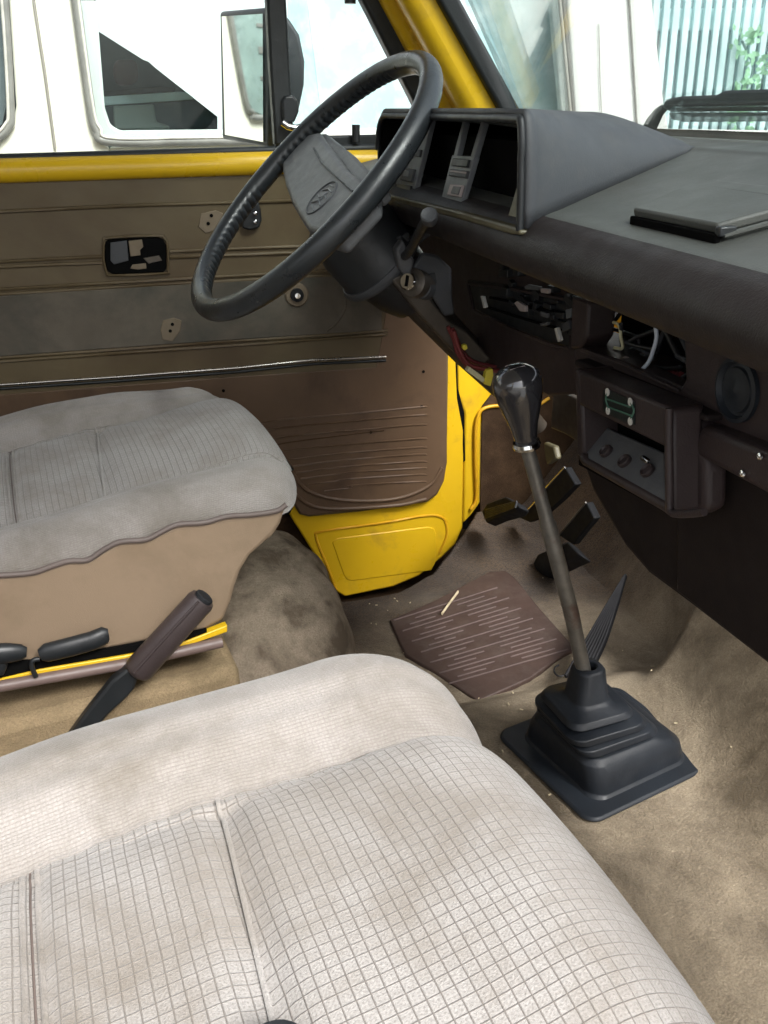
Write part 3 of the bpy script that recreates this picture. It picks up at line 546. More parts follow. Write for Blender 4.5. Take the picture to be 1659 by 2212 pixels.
for pts, m_ in (([(0.398,0.3463,0.474),(0.398,0.338,0.4751),(0.398,0.327,0.4632),(0.398,0.3351,0.4609)], 'decal_white'), ([(0.398,0.126,0.4808),(0.398,0.1199,0.4832),(0.398,0.1101,0.4723),(0.398,0.1159,0.4687)], 'decal_white'), ([(0.4,0.2131,0.5086),(0.4,0.2034,0.5127),(0.4,0.1723,0.5153),(0.4,0.1756,0.511),(0.4,0.2109,0.5063)], 'hub_grey'),
                ([(0.4,0.1702,0.5141),(0.4,0.15,0.5165),(0.4,0.1513,0.5119),(0.4,0.1678,0.5099)], 'tab_pale'), ([(0.4,0.2406,0.4849),(0.4,0.2323,0.489),(0.4,0.2082,0.4879),(0.4,0.2084,0.4814),(0.4,0.2228,0.4793)], 'tab_pale'), ([(0.402,0.1719,0.4894),(0.402,0.155,0.4904),(0.402,0.1552,0.4854),(0.402,0.1695,0.4844)], 'hub_grey'),
                ([(0.402,0.1723,0.4759),(0.402,0.1521,0.4818),(0.402,0.1535,0.478),(0.402,0.1682,0.4736)], 'hub_grey'), ([(0.402,0.1104,0.5031),(0.402,0.0975,0.5071),(0.402,0.0979,0.4976),(0.402,0.1075,0.4942)], 'cluster_grey'), ([(0.402,0.1186,0.4874),(0.402,0.1007,0.4941),(0.402,0.0979,0.4859),(0.402,0.1141,0.4793)], 'dash_grey')):
    slab('module_tab', pts, (.004,0,0), m_, mod, bevel=.0006)
DD(slab('fascia_post', [(0.397,0.0884,0.5214),(0.397,0.0701,0.5227),(0.397,0.054,0.5222),(0.397,0.0515,0.5173),(0.397,0.051,0.4882),(0.397,0.0632,0.4754),(0.397,0.0843,0.4688)], (.03,0,0), 'fascia_brown', dash, bevel=.003))
# radio slot with loose wiring
for pts, r_, m_ in (([(0.405,-0.0567,0.5221),(0.405,-0.0596,0.5129),(0.405,-0.057,0.5023),(0.405,-0.051,0.4895),(0.405,-0.0373,0.4768),(0.405,-0.0278,0.4656)], .0018, 'wire_white'), ([(0.43,-0.0311,0.5131),(0.43,-0.0424,0.5042),(0.43,-0.0559,0.4947)], .003, 'wire_black'),
                    ([(0.425,0.0853,0.4983),(0.425,0.0612,0.4998),(0.425,0.041,0.5006),(0.425,0.0348,0.4895),(0.425,0.0305,0.4807),(0.425,0.0456,0.4771)], .0016, 'plug_cream'), ([(0.43,-0.0262,0.4633),(0.43,-0.0423,0.4691),(0.43,-0.0508,0.474),(0.43,-0.0637,0.4789)], .0035, 'wire_red'),
                    ([(0.43,-0.0451,0.479),(0.43,-0.0545,0.4789),(0.43,-0.0582,0.4722),(0.43,-0.0476,0.4666)], .0025, 'wire_red'), ([(0.44,0.1191,0.4841),(0.44,0.0582,0.4885),(0.44,0.0302,0.4892),(0.44,0.0312,0.4792),(0.44,0.0832,0.4592)], .002, 'wire_black'), ([(0.425,-0.0247,0.4768),(0.425,-0.0482,0.4816),(0.425,-0.0699,0.4886)], .0018, 'wire_black')):
    DD(tubeo('loose_wire', cr(pts, 6), r_, m_, dash))
rnd = random.Random(21)
for i in range(9):
    y0 = rnd.uniform(-.09,.05); z0 = rnd.uniform(.475,.53); P_ = [(rnd.uniform(.415,.445), y0+rnd.uniform(-.04,.04), z0+rnd.uniform(-.02,.02)) for k in range(4)]
    DD(tubeo('loose_wire', cr(P_, 6), rnd.uniform(.0012,.0026), rnd.choice(['wire_black','dash_grey','metal_dirty','wire_black','plug_cream']), dash))
for i in range(7):
    y0 = .10+i*.055; P_ = [(.45,y0,.47),(.43+rnd.uniform(0,.05),y0+rnd.uniform(-.05,.05),.44),(.48,y0+rnd.uniform(-.05,.05),.40),(.56,y0+.06,.42),(.62,y0+.05,.5)]
    DD(tubeo('hanging_cable', cr(P_, 6), rnd.uniform(.0015,.0035), rnd.choice(['wire_black','metal_dirty','wire_black','wire_red']), dash))
DD(boxo('slot_shelf', (.435,.0,.474), (.05,.22,.004), 'fascia_brown', dash, .001))
bm = BM(); q = (0.412,-0.0013,0.4753); lathe(bm, q, (-.3,0,1), [(0,.005),(.004,.0045),(.006,.002)], 12); DD(mobj('slot_screw', bm, 'tab_pale', dash))
DD(slab('console_ledge', [(0.386,0.0511,0.4682),(0.386,-0.1184,0.4786),(0.386,-0.1692,0.4808),(0.386,-0.1702,0.4761),(0.386,-0.1194,0.4736),(0.386,0.0501,0.4613)], (.03,0,0), 'dash_dark', dash, bevel=.002))
# console box with three round controls
con = DD(slab('console_box', [(0.364,-0.0031,0.4733),(0.364,-0.1542,0.485),(0.364,-0.1587,0.4534),(0.364,-0.0076,0.442)], (.03,0,0), 'fascia_brown', dash, bevel=.003, seg=3))
slab('console_side', [(0.363,-0.1513,0.4847),(0.363,-0.1593,0.4854),(0.363,-0.1759,0.4065),(0.363,-0.1671,0.4052)], (.027,0,0), 'fascia_brown', con, bevel=.004, seg=3)
slab('console_side', [(0.366,0.0092,0.4722),(0.366,-0.0016,0.4729),(0.366,-0.02,0.3931),(0.366,-0.0061,0.3912)], (.05,0,0), 'fascia_brown', con, bevel=.003)
slab('console_side', [(0.385,-0.1234,0.4705),(0.385,-0.159,0.4742),(0.385,-0.1629,0.4599),(0.385,-0.1786,0.4453),(0.385,-0.1853,0.4107),(0.385,-0.1737,0.4015),(0.385,-0.1399,0.3887)], (.02,.0,0), 'fascia_brown', con, bevel=.006, seg=3)
bm = BM()
pl = [(0.364,-0.0213,0.393), (0.364,-0.1652,0.4099), (0.392,-0.1121,0.4304), (0.392,0.0089,0.417)]
prism(bm, pl, (.006,0,-.006)); cp = mobj('control_plate', bm, 'hub_grey', con, bevel=.002)
P0, P1, P2, P3 = map(Vector, pl); nn = (P1-P0).cross(P3-P0).normalized()
if nn.x > 0: nn = -nn
for u_, v_ in ((.27,.44),(.52,.42),(.80,.45)):
    c_ = P0.lerp(P1, u_).lerp(P3.lerp(P2, u_), v_)
    k = latheo('control_knob', c_, nn, [(-.002,.0065),(.003,.0065),(.004,.0055),(.002,.0045),(.002,.001)], 'fascia_brown', con, 24)
k = boxo('control_pointer', P0.lerp(P1,.80).lerp(P3.lerp(P2,.80),.62)+nn*.005, (.004,.011,.004), 'chrome', con, .0008)
slab('console_lip', [(0.362,-0.0179,0.3998),(0.362,-0.0276,0.3969),(0.362,-0.1683,0.4115),(0.362,-0.1773,0.408),(0.362,-0.1718,0.4029),(0.362,-0.1609,0.4024),(0.362,-0.0246,0.3892),(0.362,-0.0163,0.3929)], (.04,0,0), 'fascia_brown', con, bevel=.004, seg=3)
tubeo('console_rim', cr([(0.361,-0.1586,0.4862),(0.361,-0.1629,0.4628),(0.361,-0.1693,0.4346),(0.361,-0.1741,0.4126),(0.361,-0.1777,0.4089),(0.361,-0.1892,0.4127),(0.361,-0.2074,0.4214),(0.361,-0.2175,0.4269)], 5), .0032, 'fascia_brown', con)
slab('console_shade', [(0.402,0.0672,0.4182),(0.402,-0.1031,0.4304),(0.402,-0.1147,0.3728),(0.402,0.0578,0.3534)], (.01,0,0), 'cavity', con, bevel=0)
dec = slab('shift_decal', [(0.3628,-0.0531,0.4701),(0.3628,-0.0607,0.4723),(0.3628,-0.105,0.4751),(0.3628,-0.1087,0.4567),(0.3628,-0.1026,0.4546),(0.3628,-0.055,0.4515)], (.001,0,0), 'decal_black', con, bevel=0)
bm = BM()
bm.free()
for q in [(0.3625,-0.0616,0.4704),(0.3625,-0.1001,0.4734),(0.3625,-0.0651,0.4549),(0.3625,-0.1029,0.4578)]: latheo('decal_dot', q, (-1,0,0), [(0,.0034),(.0006,.0034)], 'decal_white', dec, 16)
bm = BM()
for pts in ([(0.3624,-0.0617,0.4643),(0.3624,-0.1007,0.4691)], [(0.3624,-0.065,0.4581),(0.3624,-0.1039,0.4628)], [(0.3624,-0.0616,0.4693),(0.3624,-0.0598,0.4632),(0.3624,-0.0648,0.458),(0.3624,-0.0652,0.4557)], [(0.3624,-0.101,0.4729),(0.3624,-0.107,0.4679),(0.3624,-0.1033,0.4603)]):
    tube(bm, cr(pts, 4), .0008, 6)
mobj('decal_lines', bm, 'decal_green', dec)

# ---------------------------------------------------------------- wiper outside the windscreen
wip = thing('windscreen_wiper', 'black wiper resting along the foot of the windscreen beyond the dashboard', 'wiper', (0.62,0.3784,0.6601))
wl = -Vector(wip.location)
def WW(o): o.location = wl; return o
WW(slab('wiper_arm', [(0.62,0.3775,0.6597),(0.62,0.3557,0.6559),(0.62,0.342,0.6755),(0.62,0.3283,0.6837),(0.62,0.3347,0.6878),(0.62,0.3466,0.6843),(0.62,0.3648,0.6726)], (.01,0,0), 'seal_black', wip, bevel=.002))
WW(slab('blade_holder', [(0.62,0.3323,0.6837),(0.62,0.3259,0.6939),(0.62,0.2941,0.6962),(0.62,0.2254,0.6968),(0.62,0.2081,0.7009),(0.62,0.1255,0.7008),(0.62,-0.0132,0.6987),(0.62,-0.0181,0.6811),(0.62,0.1283,0.6808),(0.62,0.2171,0.6802),(0.62,0.3121,0.6794)], (.012,0,0), 'housing', wip, bevel=.003))
WW(slab('blade', [(0.615,0.3163,0.6878),(0.615,0.2115,0.6891),(0.615,0.1236,0.6899),(0.615,-0.0215,0.6892),(0.615,-0.0223,0.6864),(0.615,0.1229,0.6868),(0.615,0.2107,0.6857),(0.615,0.3156,0.6844)], (.008,0,0), 'rubber', wip, bevel=.002))
WW(slab('blade_reflection', [(0.625,0.3258,0.6787),(0.625,0.3041,0.679),(0.625,0.2245,0.6793),(0.625,0.1349,0.6795),(0.625,-0.0127,0.6799),(0.625,-0.0145,0.6735),(0.625,0.2223,0.6696),(0.625,0.2914,0.6688),(0.625,0.316,0.6712)], (.006,0,0), 'wiper_grey', wip, bevel=.002))  # teal grey strip painted for the reflection below the wiper

# ---------------------------------------------------------------- steering column
WC = Vector((.193,.384,.612)); ct, st_ = math.cos(.758), math.sin(.758); cp_, sp_ = math.cos(.136), math.sin(.136)
WU = Vector((ct*cp_, ct*sp_, st_)); WV = Vector((-sp_, cp_, 0)); WN = WU.cross(WV)
colm = thing('steering_column', 'stripped steering column with exposed ignition lock, stalk and red wiring below the wheel', 'steering column', WC-WN*.12)
cl = -(WC-WN*.12)
def CC(o): o.location = cl; return o
CC(latheo('switch_housing', WC-WN*.035, -WN, [(0,.028),(.012,.044),(.05,.055),(.088,.057),(.092,.060),(.100,.060),(.103,.050),(.14,.044),(.165,.034)], 'black_plastic', colm, 40))
CC(latheo('housing_collar', WC-WN*.125, -WN, [(0,.0605),(.004,.0625),(.009,.0625),(.012,.0605)], 'dash_grey', colm, 40))
CC(latheo('column_tube', WC-WN*.19, -WN, [(0,.024),(.12,.022),(.22,.016),(.30,.012)], 'metal_dirty', colm, 24))
CC(slab('column_channel', [(0.278,0.335,0.5056),(0.2945,0.335,0.5113),(0.3162,0.335,0.4942),(0.3384,0.335,0.466),(0.3555,0.335,0.4466),(0.3767,0.335,0.4338),(0.4108,0.335,0.3951),(0.4011,0.335,0.3865),(0.3615,0.335,0.4063),(0.3158,0.335,0.4571)], (0,.02,0), 'metal_dirty', colm, bevel=.003))
CC(slab('mounting_plate', [(0.3163,0.325,0.5354),(0.3353,0.325,0.5305),(0.3533,0.325,0.514),(0.3542,0.325,0.4844),(0.3577,0.325,0.4575),(0.3445,0.325,0.4568),(0.3241,0.325,0.4884),(0.304,0.325,0.5191)], (0,.008,0), 'dash_grey', colm, bevel=.003))
CC(slab('mounting_bracket', [(0.2819,0.32,0.5413),(0.291,0.32,0.5523),(0.2978,0.32,0.537),(0.3048,0.32,0.5282),(0.3029,0.32,0.5199),(0.2973,0.32,0.5067),(0.2868,0.32,0.5176)], (0,.02,0), 'hub_grey', colm, bevel=.003))
bm = BM(); random.seed(11)
for i in range(16):
    q = Vector((0.2999,0.35,0.5241))+Vector((random.uniform(-.02,.03), random.uniform(-.02,.03), random.uniform(-.035,.03)))
    box(bm, q, (random.uniform(.008,.022), random.uniform(.006,.02), random.uniform(.004,.014)), Matrix.Rotation(random.uniform(-.8,.8),3,'Y'))
CC(mobj('switch_block', bm, 'black_plastic', colm, bevel=.001))
q = Vector((0.2966,0.315,0.5043)); ax = Vector((-.72,-.62,.30)).normalized()
CC(latheo('lock_barrel', q-ax*.045, ax, [(0,.016),(.03,.017),(.038,.017),(.040,.0135)], 'metal_dirty', colm, 24))
lk = CC(latheo('ignition_lock', q-ax*.006, ax, [(0,.0105),(.010,.0105),(.012,.009),(.0122,.001)], 'chrome', colm, 24))
bm = BM(); a_, u_, v_ = frame_of(ax); box(bm, q+ax*.0068, (.0014,.013,.003), Matrix((a_, u_, v_)).transposed()); mobj('key_slot', bm, 'cavity', lk)
CC(latheo('lock_ring', Vector((0.3084,0.32,0.497))-ax*.02, ax, [(0,.0135),(.012,.0135),(.014,.011)], 'dash_grey', colm, 24))
CC(tubeo('stalk', cr([(0.3031,0.38,0.5195), (0.285,0.276,0.5447), (0.272,0.1951,0.5728), (0.262,0.1299,0.5979)], 5), .0052, 'black_plastic', colm, n=12))
q = Vector((0.262,0.1247,0.6017)); CC(latheo('stalk_button', q-Vector((-.3,-.6,.6)).normalized()*.012, (-.3,-.6,.6), [(0,.006),(.005,.0082),(.012,.0082),(.0135,.007),(.0125,.005),(.0125,.001)], 'dash_grey', colm, 24))
for pts, r_ in (([(0.3522,0.325,0.44),(0.3599,0.325,0.4228),(0.3678,0.325,0.4035),(0.3835,0.325,0.3888),(0.4173,0.325,0.3808),(0.4394,0.325,0.3777)], .0028), ([(0.3543,0.32,0.4391),(0.3611,0.32,0.4165),(0.3739,0.32,0.3949),(0.3974,0.32,0.386),(0.4293,0.32,0.3781)], .0028), ([(0.35,0.33,0.4427),(0.3577,0.33,0.4255),(0.3637,0.33,0.4064),(0.3815,0.33,0.3839),(0.4035,0.33,0.3702)], .0026), ([(0.3574,0.335,0.4391),(0.3692,0.335,0.4122),(0.3851,0.335,0.3937),(0.4171,0.335,0.383)], .0025)):
    CC(tubeo('red_wire', cr(pts, 6), r_, 'wire_red', colm))
CC(slab('yellow_plug', [(0.3954,0.312,0.387),(0.4041,0.312,0.388),(0.4054,0.312,0.3788),(0.4018,0.312,0.3648),(0.3929,0.312,0.3686)], (0,.010,0), 'plug_yellow', colm, bevel=.001))
CC(slab('yellow_plug', [(0.3661,0.318,0.4202),(0.3709,0.318,0.4207),(0.3725,0.318,0.415),(0.3681,0.318,0.413),(0.3652,0.318,0.4166)], (0,.008,0), 'plug_yellow', colm, bevel=.001))
CC(slab('cream_plug', [(0.3737,0.314,0.3927),(0.3894,0.314,0.3808),(0.3964,0.314,0.3734),(0.3916,0.314,0.3701),(0.3797,0.314,0.3799),(0.3699,0.314,0.3874)], (0,.010,0), 'plug_cream', colm, bevel=.001))

# ---------------------------------------------------------------- steering wheel
sw = thing('steering_wheel', 'worn black steering wheel with scalloped grips and one broad grey spoke pad', 'steering wheel', WC)
def wp(a, b, h=0): return WU*a+WV*b+WN*h
bm = BM(); n, mseg = 720, 20; R_ = .187; rings = []
for i in range(n):
    a = 2*math.pi*i/n
    rad_dir = WU*math.cos(a)+WV*math.sin(a); c_ = rad_dir*R_; ring = []
    # scallops on the inner underside of the grip arcs
    grip = sm(.18,.30,abs(math.sin(a*1.0)) ) * (1 if abs(math.cos(a)) > .25 else sm(.0,.25,abs(math.cos(a))))
    for k in range(mseg):
        t_ = 2*math.pi*k/mseg; ci, si = math.cos(t_), math.sin(t_)
        r0 = .0126
        inner = max(0, -ci)*max(0, -si+.35)
        r_ = r0*(1-.46*inner*grip*(1-abs(math.sin(a*52))))
        ring.append(bm.verts.new(c_+rad_dir*ci*r_+WN*si*r_*1.08))
    rings.append(ring)
for i in range(n):
    A, B_ = rings[i], rings[(i+1) % n]
    for k in range(mseg): bm.faces.new((A[k], A[(k+1) % mseg], B_[(k+1) % mseg], B_[k]))
mobj('rim', bm, 'wheel_rim', sw, angle=80)
padp = [(.083,.135),(.078,.172),(.024,.176),(.014,.150),(-.003,.100),(-.026,.020),(-.044,-.060),(-.052,-.100),(-.050,-.172),(.004,-.178),(.020,-.150),(.034,-.060),(.052,.010),(.070,.085)]
bm = BM(); prism(bm, [wp(a,b,-.002) for a,b in padp], -WN*.030); pad = mobj('spoke_pad', bm, 'hub_grey', sw, bevel=.007, seg=4)
bm = BM(); prism(bm, [wp(a,b,-.012) for a,b in [(.090,.140),(.088,.168),(.070,.168),(.062,.08),(.046,.0),(.028,-.07),(.016,-.15),(.03,-.15),(.06,-.02)]], -WN*.024); mobj('pad_flank', bm, 'hub_grey', pad, bevel=.004)
bm = BM(); tube(bm, [wp(.055,.095,-.0015), wp(.034,.02,-.0015), wp(.006,-.136,-.0015)], .0011, 6); mobj('pad_groove', bm, 'black_plastic', pad)
bm = BM(); ec = (-.010,-.066); tube(bm, [wp(ec[0]+.023*math.cos(a), ec[1]+.025*math.sin(a), -.0016) for a in [2*math.pi*i/48 for i in range(48)]], .0012, 6, closed=True)
em = mobj('emblem_ring', bm, 'dash_grey', pad)
bm = BM()
for pts in ([(-.028,-.076),(-.022,-.056)],[(-.020,-.082),(-.014,-.066),(-.019,-.050)],[(-.010,-.084),(-.007,-.072),(-.011,-.060),(-.007,-.048)],[(-.001,-.082),(.002,-.066),(-.001,-.052)],[(.006,-.076),(.008,-.058)],[(-.016,-.068),(-.002,-.070)]):
    tube(bm, [wp(a,b,-.0012) for a,b in pts], .0008, 6)
mobj('emblem_relief', bm, 'cluster_grey', em)
latheo('wheel_boss', -WN*.03, -WN, [(0,.030),(.01,.034),(.02,.030)], 'rubber', sw, 32)

# ---------------------------------------------------------------- gear lever
gl = thing('gear_lever', 'tall gear lever with egg shaped black knob rising from a pleated rubber boot', 'gear lever', (.42,.02,0))
gloc = -Vector((.42,.02,0))
def GG(o): o.location = gloc; return o
ktop, kbot, sbot = Vector((0.3027,0.0,0.4836)), Vector((0.317,0.0,0.4079)), Vector((0.3992,0.0,0.135))
kd = (ktop-kbot).normalized(); L = (ktop-kbot).length
pf = [(0,.0095),(.003,.0125),(.012,.0135),(.022,.0155),(.038,.0205),(.052,.0245),(.062,.0262),(.070,.0262),(.078,.0235),(.083,.0175),(.086,.010),(.087,.002)]
kk = L/.087
GG(latheo('knob', kbot, kd, [(h*kk, r*.86) for h, r in pf], 'knob_black', gl, 40, angle=70))
GG(latheo('knob_collar', kbot-kd*.004, kd, [(0,.0125),(.003,.0135),(.006,.0125)], 'chrome', gl, 32))
a_, u_, v_ = frame_of(kd); bm = BM(); kc = kbot+kd*(.0858*kk)-Vector((0,1,0))*.0
sl_ = [((-.007,-.006),(.007,-.006)),((-.007,.0),(.007,.0)),((-.007,.006),(.007,.006)),((0,-.006),(0,.006))]
for p0, p1 in sl_:
    tube(bm, [kc+u_*p0[0]+v_*p0[1], kc+u_*p1[0]+v_*p1[1]], .0006, 5)
GG(mobj('shift_pattern', bm, 'tab_pale', gl))
GG(tubeo('shaft', [kbot-kd*.002, kbot.lerp(sbot,.3), kbot.lerp(sbot,.32), kbot.lerp(sbot,.7), sbot+Vector((.004,0,-.03))], [.0068,.0068,.0082,.0080,.0078], 'shaft_steel', gl, n=18))
def rr_ring(c, h, r, yaw, n=7, asp=1.0):
    out = []
    for x, y in rrect(0,0,2*h*asp,2*h,r,n):
        out.append(Vector((c[0]+x*math.cos(yaw)-y*math.sin(yaw), c[1]+x*math.sin(yaw)+y*math.cos(yaw), c[2])))
    return out
bm = BM(); yw = rad(14); rings = []
prof2 = [(0,.070,.02),(.006,.070,.02),(.010,.066,.02),(.016,.0665,.02),(.030,.0650,.022),(.044,.059,.024),(.050,.052,.022),(.0515,.040,.018),(.054,.040,.018),(.057,.053,.018),(.0655,.050,.018),(.0695,.038,.016),(.072,.037,.016),(.075,.049,.018),(.083,.047,.018),(.0865,.030,.012),(.089,.029,.012),(.092,.041,.016),(.099,.037,.016),(.102,.025,.014),(.106,.0205,.012),(.140,.0165,.0125),(.143,.0145,.012),(.1435,.009,.0085),(.136,.008,.0075)]
c0 = Vector((.440,.022,0)); c1 = Vector((sbot.x+.001, 0.0, .143))
for z, h, r in prof2:
    t_ = sm(.02,.10,z); c_ = c0.lerp(c1, t_)
    rings.append([bm.verts.new(q) for q in rr_ring((c_.x, c_.y, z), h, min(r, h*.97), yw*(1-t_*.6), asp=1.04 if z < .05 else 1.0)])
for A, B_ in zip(rings, rings[1:]):
    k_ = len(A)
    for i in range(k_): bm.faces.new((A[i], A[(i+1) % k_], B_[(i+1) % k_], B_[i]))
GG(mobj('boot', bm, 'boot_rubber', gl, angle=50, bevel=.0012))
bm = BM(); prism(bm, rr_ring((.442,.022,.001), .087, .018, yw, asp=1.1), (0,0,.006)); GG(mobj('boot_flange', bm, 'boot_plate', gl, bevel=.003))

# ---------------------------------------------------------------- handbrake
hb = thing('handbrake', 'raised handbrake lever with brown plastic grip between the seats', 'handbrake', (-0.1263,0.05,0.1512))
hl = -Vector(hb.location)
def HH(o): o.location = hl; return o
g0, g1 = Vector((0.0073,0.05,0.267)), Vector((-0.0653,0.05,0.1962))
HH(tubeo('grip', [g1-(g0-g1)*.02, g1, g1.lerp(g0,.05), g1.lerp(g0,.5), g1.lerp(g0,.96), g0], [.010,.0135,.0150,.0143,.0140,.0125], 'brake_grip', hb, n=24, flat=.85))
HH(latheo('release_button', g0, g0-g1, [(-.002,.0095),(.003,.0095),(.004,.008),(.003,.002)], 'rubber', hb, 24))
HH(tubeo('grip_seam', [g1.lerp(g0,.03)+Vector((-.004,-.0115,.0045)), g1.lerp(g0,.5)+Vector((-.004,-.0108,.0045)), g0+Vector((-.004,-.0100,.0035))], .0016, 'brake_grip', hb))
bm = BM(); prism(bm, [(-0.0696,0.044,0.2074),(-0.0645,0.044,0.1918),(-0.0699,0.044,0.1801),(-0.0769,0.044,0.1723),(-0.0988,0.044,0.1546),(-0.1271,0.044,0.1248),(-0.1534,0.044,0.0919),(-0.1659,0.044,0.1049),(-0.1235,0.044,0.1563),(-0.111,0.044,0.1704),(-0.0899,0.044,0.1935)], (0,.014,0)); HH(mobj('lever', bm, 'black_plastic', hb, bevel=.003))

# ---------------------------------------------------------------- seats
def seat_rows(ylist, xs):
    hw = .205
    key = [(-.228,-.050),(-.234,-.036),(-.234,-.018),(-.226,.000),(-.211,.015),(-.188,.024),(-.162,.020),(-.140,.007),(-.126,-.0035),(-.118,-.001),(-.095,.006),(-.06,.010),(0,.012)]
    full = key+[(-a, b) for a, b in key[::-1][1:]]
    return full
def make_seat(tagname, label, mc, mw, loc, yaw, pitch, r_):
    root = thing(tagname, label, 'seat', loc, yaw)
    full = seat_rows(None, None); prof_ = cr([(0,a,b) for a, b in full], 6)
    L0 = -.52
    # arc positions along the length
    stations = []
    x = L0
    while x < -r_: stations.append((x, 0, x)); x += .008
    for k in range(0, 23):
        a = rad(5*k); stations.append((-r_+r_*math.sin(a), -r_*(1-math.cos(a))*1.1, -r_+r_*a))
    arc = [0]
    for a_, b_ in zip(prof_, prof_[1:]): arc.append(arc[-1]+(b_-a_).length)
    mid = arc[len(arc)//2]
    def pt(i, j):
        x, dz, s = stations[i]; q = prof_[j]; y = q.y; ay = abs(y)
        cor = (.036 if (r_ < .06 and y < 0) else .030)*(ay/.23)**(4 if (r_ < .06 and y < 0) else 6) + (-.006 if ay < .115 else 0)
        fr = sm(-.20, 0, s)
        yy = y*(1-.05*fr*fr)
        xx = x-cor*sm(-.26,.0,s)
        z = q.z+dz
        if ay > .12: z += .003*math.sin(s*24+y*5)+.0011*math.sin(ay*260+s*6)*sm(.125,.14,ay)*(1-sm(.17,.20,ay))
        # cross seams of the centre panel
        c_ = 1-sm(.110,.124,ay)
        for sx, dp, wd in ((-.201,.0085,.010),(-.2985,.006,.0075),(-.40,.0,.006)):
            d_ = s-sx-.07*y*(sx > -.25); z -= c_*dp*math.exp(-(d_/wd)**2)
        z += c_*.006*sm(-.16,-.06,s)*(1-sm(-.06,.03,s))
        z += .0012*hn(xx*.9,yy*.9)+.0016*hn(xx*.45+2,yy*.5)+.0009*math.sin(s*230+y*40)*math.exp(-((ay-.126)/.014)**2)
        z += x*pitch
        if r_ < .06 and y > .12: z -= .022*sm(-.17, .0, s)*sm(.12,.17,y); xx -= .012*sm(.12,.2,y)*sm(-.15,0,s)
        if r_ < .06 and y < .1: z = max(z, -.030+min(0, x+.03)*.075)
        return Vector((xx, yy, z))
    def piece(name, j0, j1, m_, par=root):
        bm = BM()
        grid(bm, [[pt(i,j) for j in range(j0,j1+1)] for i in range(len(stations))], [[(stations[i][2], arc[j]-mid) for j in range(j0,j1+1)] for i in range(len(stations))])
        return mobj(name, bm, m_, par, angle=80)
    js = [j for j, q in enumerate(prof_)]
    ja = min(js, key=lambda j: abs(prof_[j].y+.126)); jb = min(js, key=lambda j: abs(prof_[j].y-.126))
    piece('centre_panel', ja, jb, mc); piece('bolster', 0, ja, mw); piece('bolster', jb, len(prof_)-1, mw)
    bm = BM()
    for j in (ja, jb): tube(bm, [pt(i,j)+Vector((0,0,.0005)) for i in range(0,len(stations)-3)], .0012, 6)
    mobj('seam', bm, mw, root, angle=60)
    bm = BM()
    for sx in (-.201,):
        def atS(s_v, j):
            i = max(k for k in range(len(stations)-1) if stations[k][2] <= s_v); f_ = (s_v-stations[i][2])/(stations[i+1][2]-stations[i][2])
            return pt(i,j).lerp(pt(i+1,j), f_)
        tube(bm, [atS(sx+.07*prof_[j].y, j)+Vector((0,0,.0012)) for j in range(ja,jb+1)], .0016, 6)
    mobj('cross_seam', bm, mc, root, angle=60)
    bm = BM(); i0 = min(range(len(stations)), key=lambda i_: abs(stations[i_][2]+.294)); i1 = min(range(len(stations)), key=lambda i_: abs(stations[i_][2]+.303))
    for i in (i0, i1): tube(bm, [pt(i,j)+Vector((0,0,.0008)) for j in range(ja,jb+1)], .0018, 6)
    mobj('double_seam', bm, mw, root, angle=60)
    bm = BM(); tube(bm, [pt(i0,j).lerp(pt(i1,j),.5)+Vector((0,0,.0002)) for j in range(ja,jb+1)], .0007, 6); mobj('seam_stitching', bm, 'piping', root, angle=60)
    return root, pt, stations, ja, jb, len(prof_)
drv, ptd, stn, ja, jb, nj = make_seat('driver_seat', 'driver seat in shaded grey checked cloth with beige vinyl side skirt', 'check_fabric', 'weave_fabric', (.112,.338,.345), rad(8), .10, .045)
pas, *_ = make_seat('passenger_seat', 'brightly lit pale checked cloth passenger seat filling the foreground', 'check_fabric', 'weave_fabric', (.205,-.395,.342), rad(8), .08, .085)
# vinyl skirt of the driver seat: traced side profile carried across the seat
o3 = Vector((.106,.09,0)); inv = None
dv = Vector((math.cos(YW), math.sin(YW), 0)); lv = Vector((-math.sin(YW), math.cos(YW), 0))
def S3(p, off=0): return o3+dv*p[0]+lv*off+Vector((0,0,p[1]))
top = [(-0.2768,0.3197),(-0.2596,0.3168),(-0.2438,0.3155),(-0.2292,0.3181),(-0.2124,0.3203),(-0.1961,0.3177),(-0.1802,0.3252),(-0.1646,0.3302),(-0.1413,0.3276),(-0.1252,0.3328),(-0.1092,0.3372),(-0.0848,0.3341),(-0.0617,0.3363),(-0.0387,0.3334),(-0.0126,0.3324),(-0.0014,0.3373)]
bot = [(-0.0088,0.3183),(-0.017,0.307),(-0.03,0.2968),(-0.0428,0.2878),(-0.0538,0.2732),(-0.0614,0.2562),(-0.0665,0.2412),(-0.0771,0.2205),(-0.0983,0.2137),(-0.1769,0.216),(-0.2961,0.2209)]
back = [(-.52,bot[-1][1]),(-.52,top[0][1])]
from_w = (Matrix.Translation(drv.location) @ Matrix.Rotation(rad(9),4,'Z')).inverted()
bm = BM(); pr3 = back[::-1][:0]+[tuple(p) for p in top]+[tuple(p) for p in bot]+back
n_ = 10; secs = []
for k in range(n_+1):
    f_ = k/n_; off = f_*.40
    bul = math.sin(math.pi*f_)*.012
    secs.append([bm.verts.new(from_w @ (S3((p[0]+(bul if p[0] > -.12 else 0), min(p[1], .34)-(.0 if k == 0 else .02*(p[1] > .30)-0)), off-.0))) for p in pr3])
for A, B_ in zip(secs, secs[1:]):
    for i in range(len(A)): bm.faces.new((A[i], A[(i+1) % len(A)], B_[(i+1) % len(A)], B_[i]))
bm.faces.new(secs[0][::-1]); bm.faces.new(secs[-1])
mobj('skirt', bm, 'skirt_vinyl', drv, bevel=.006, seg=3)
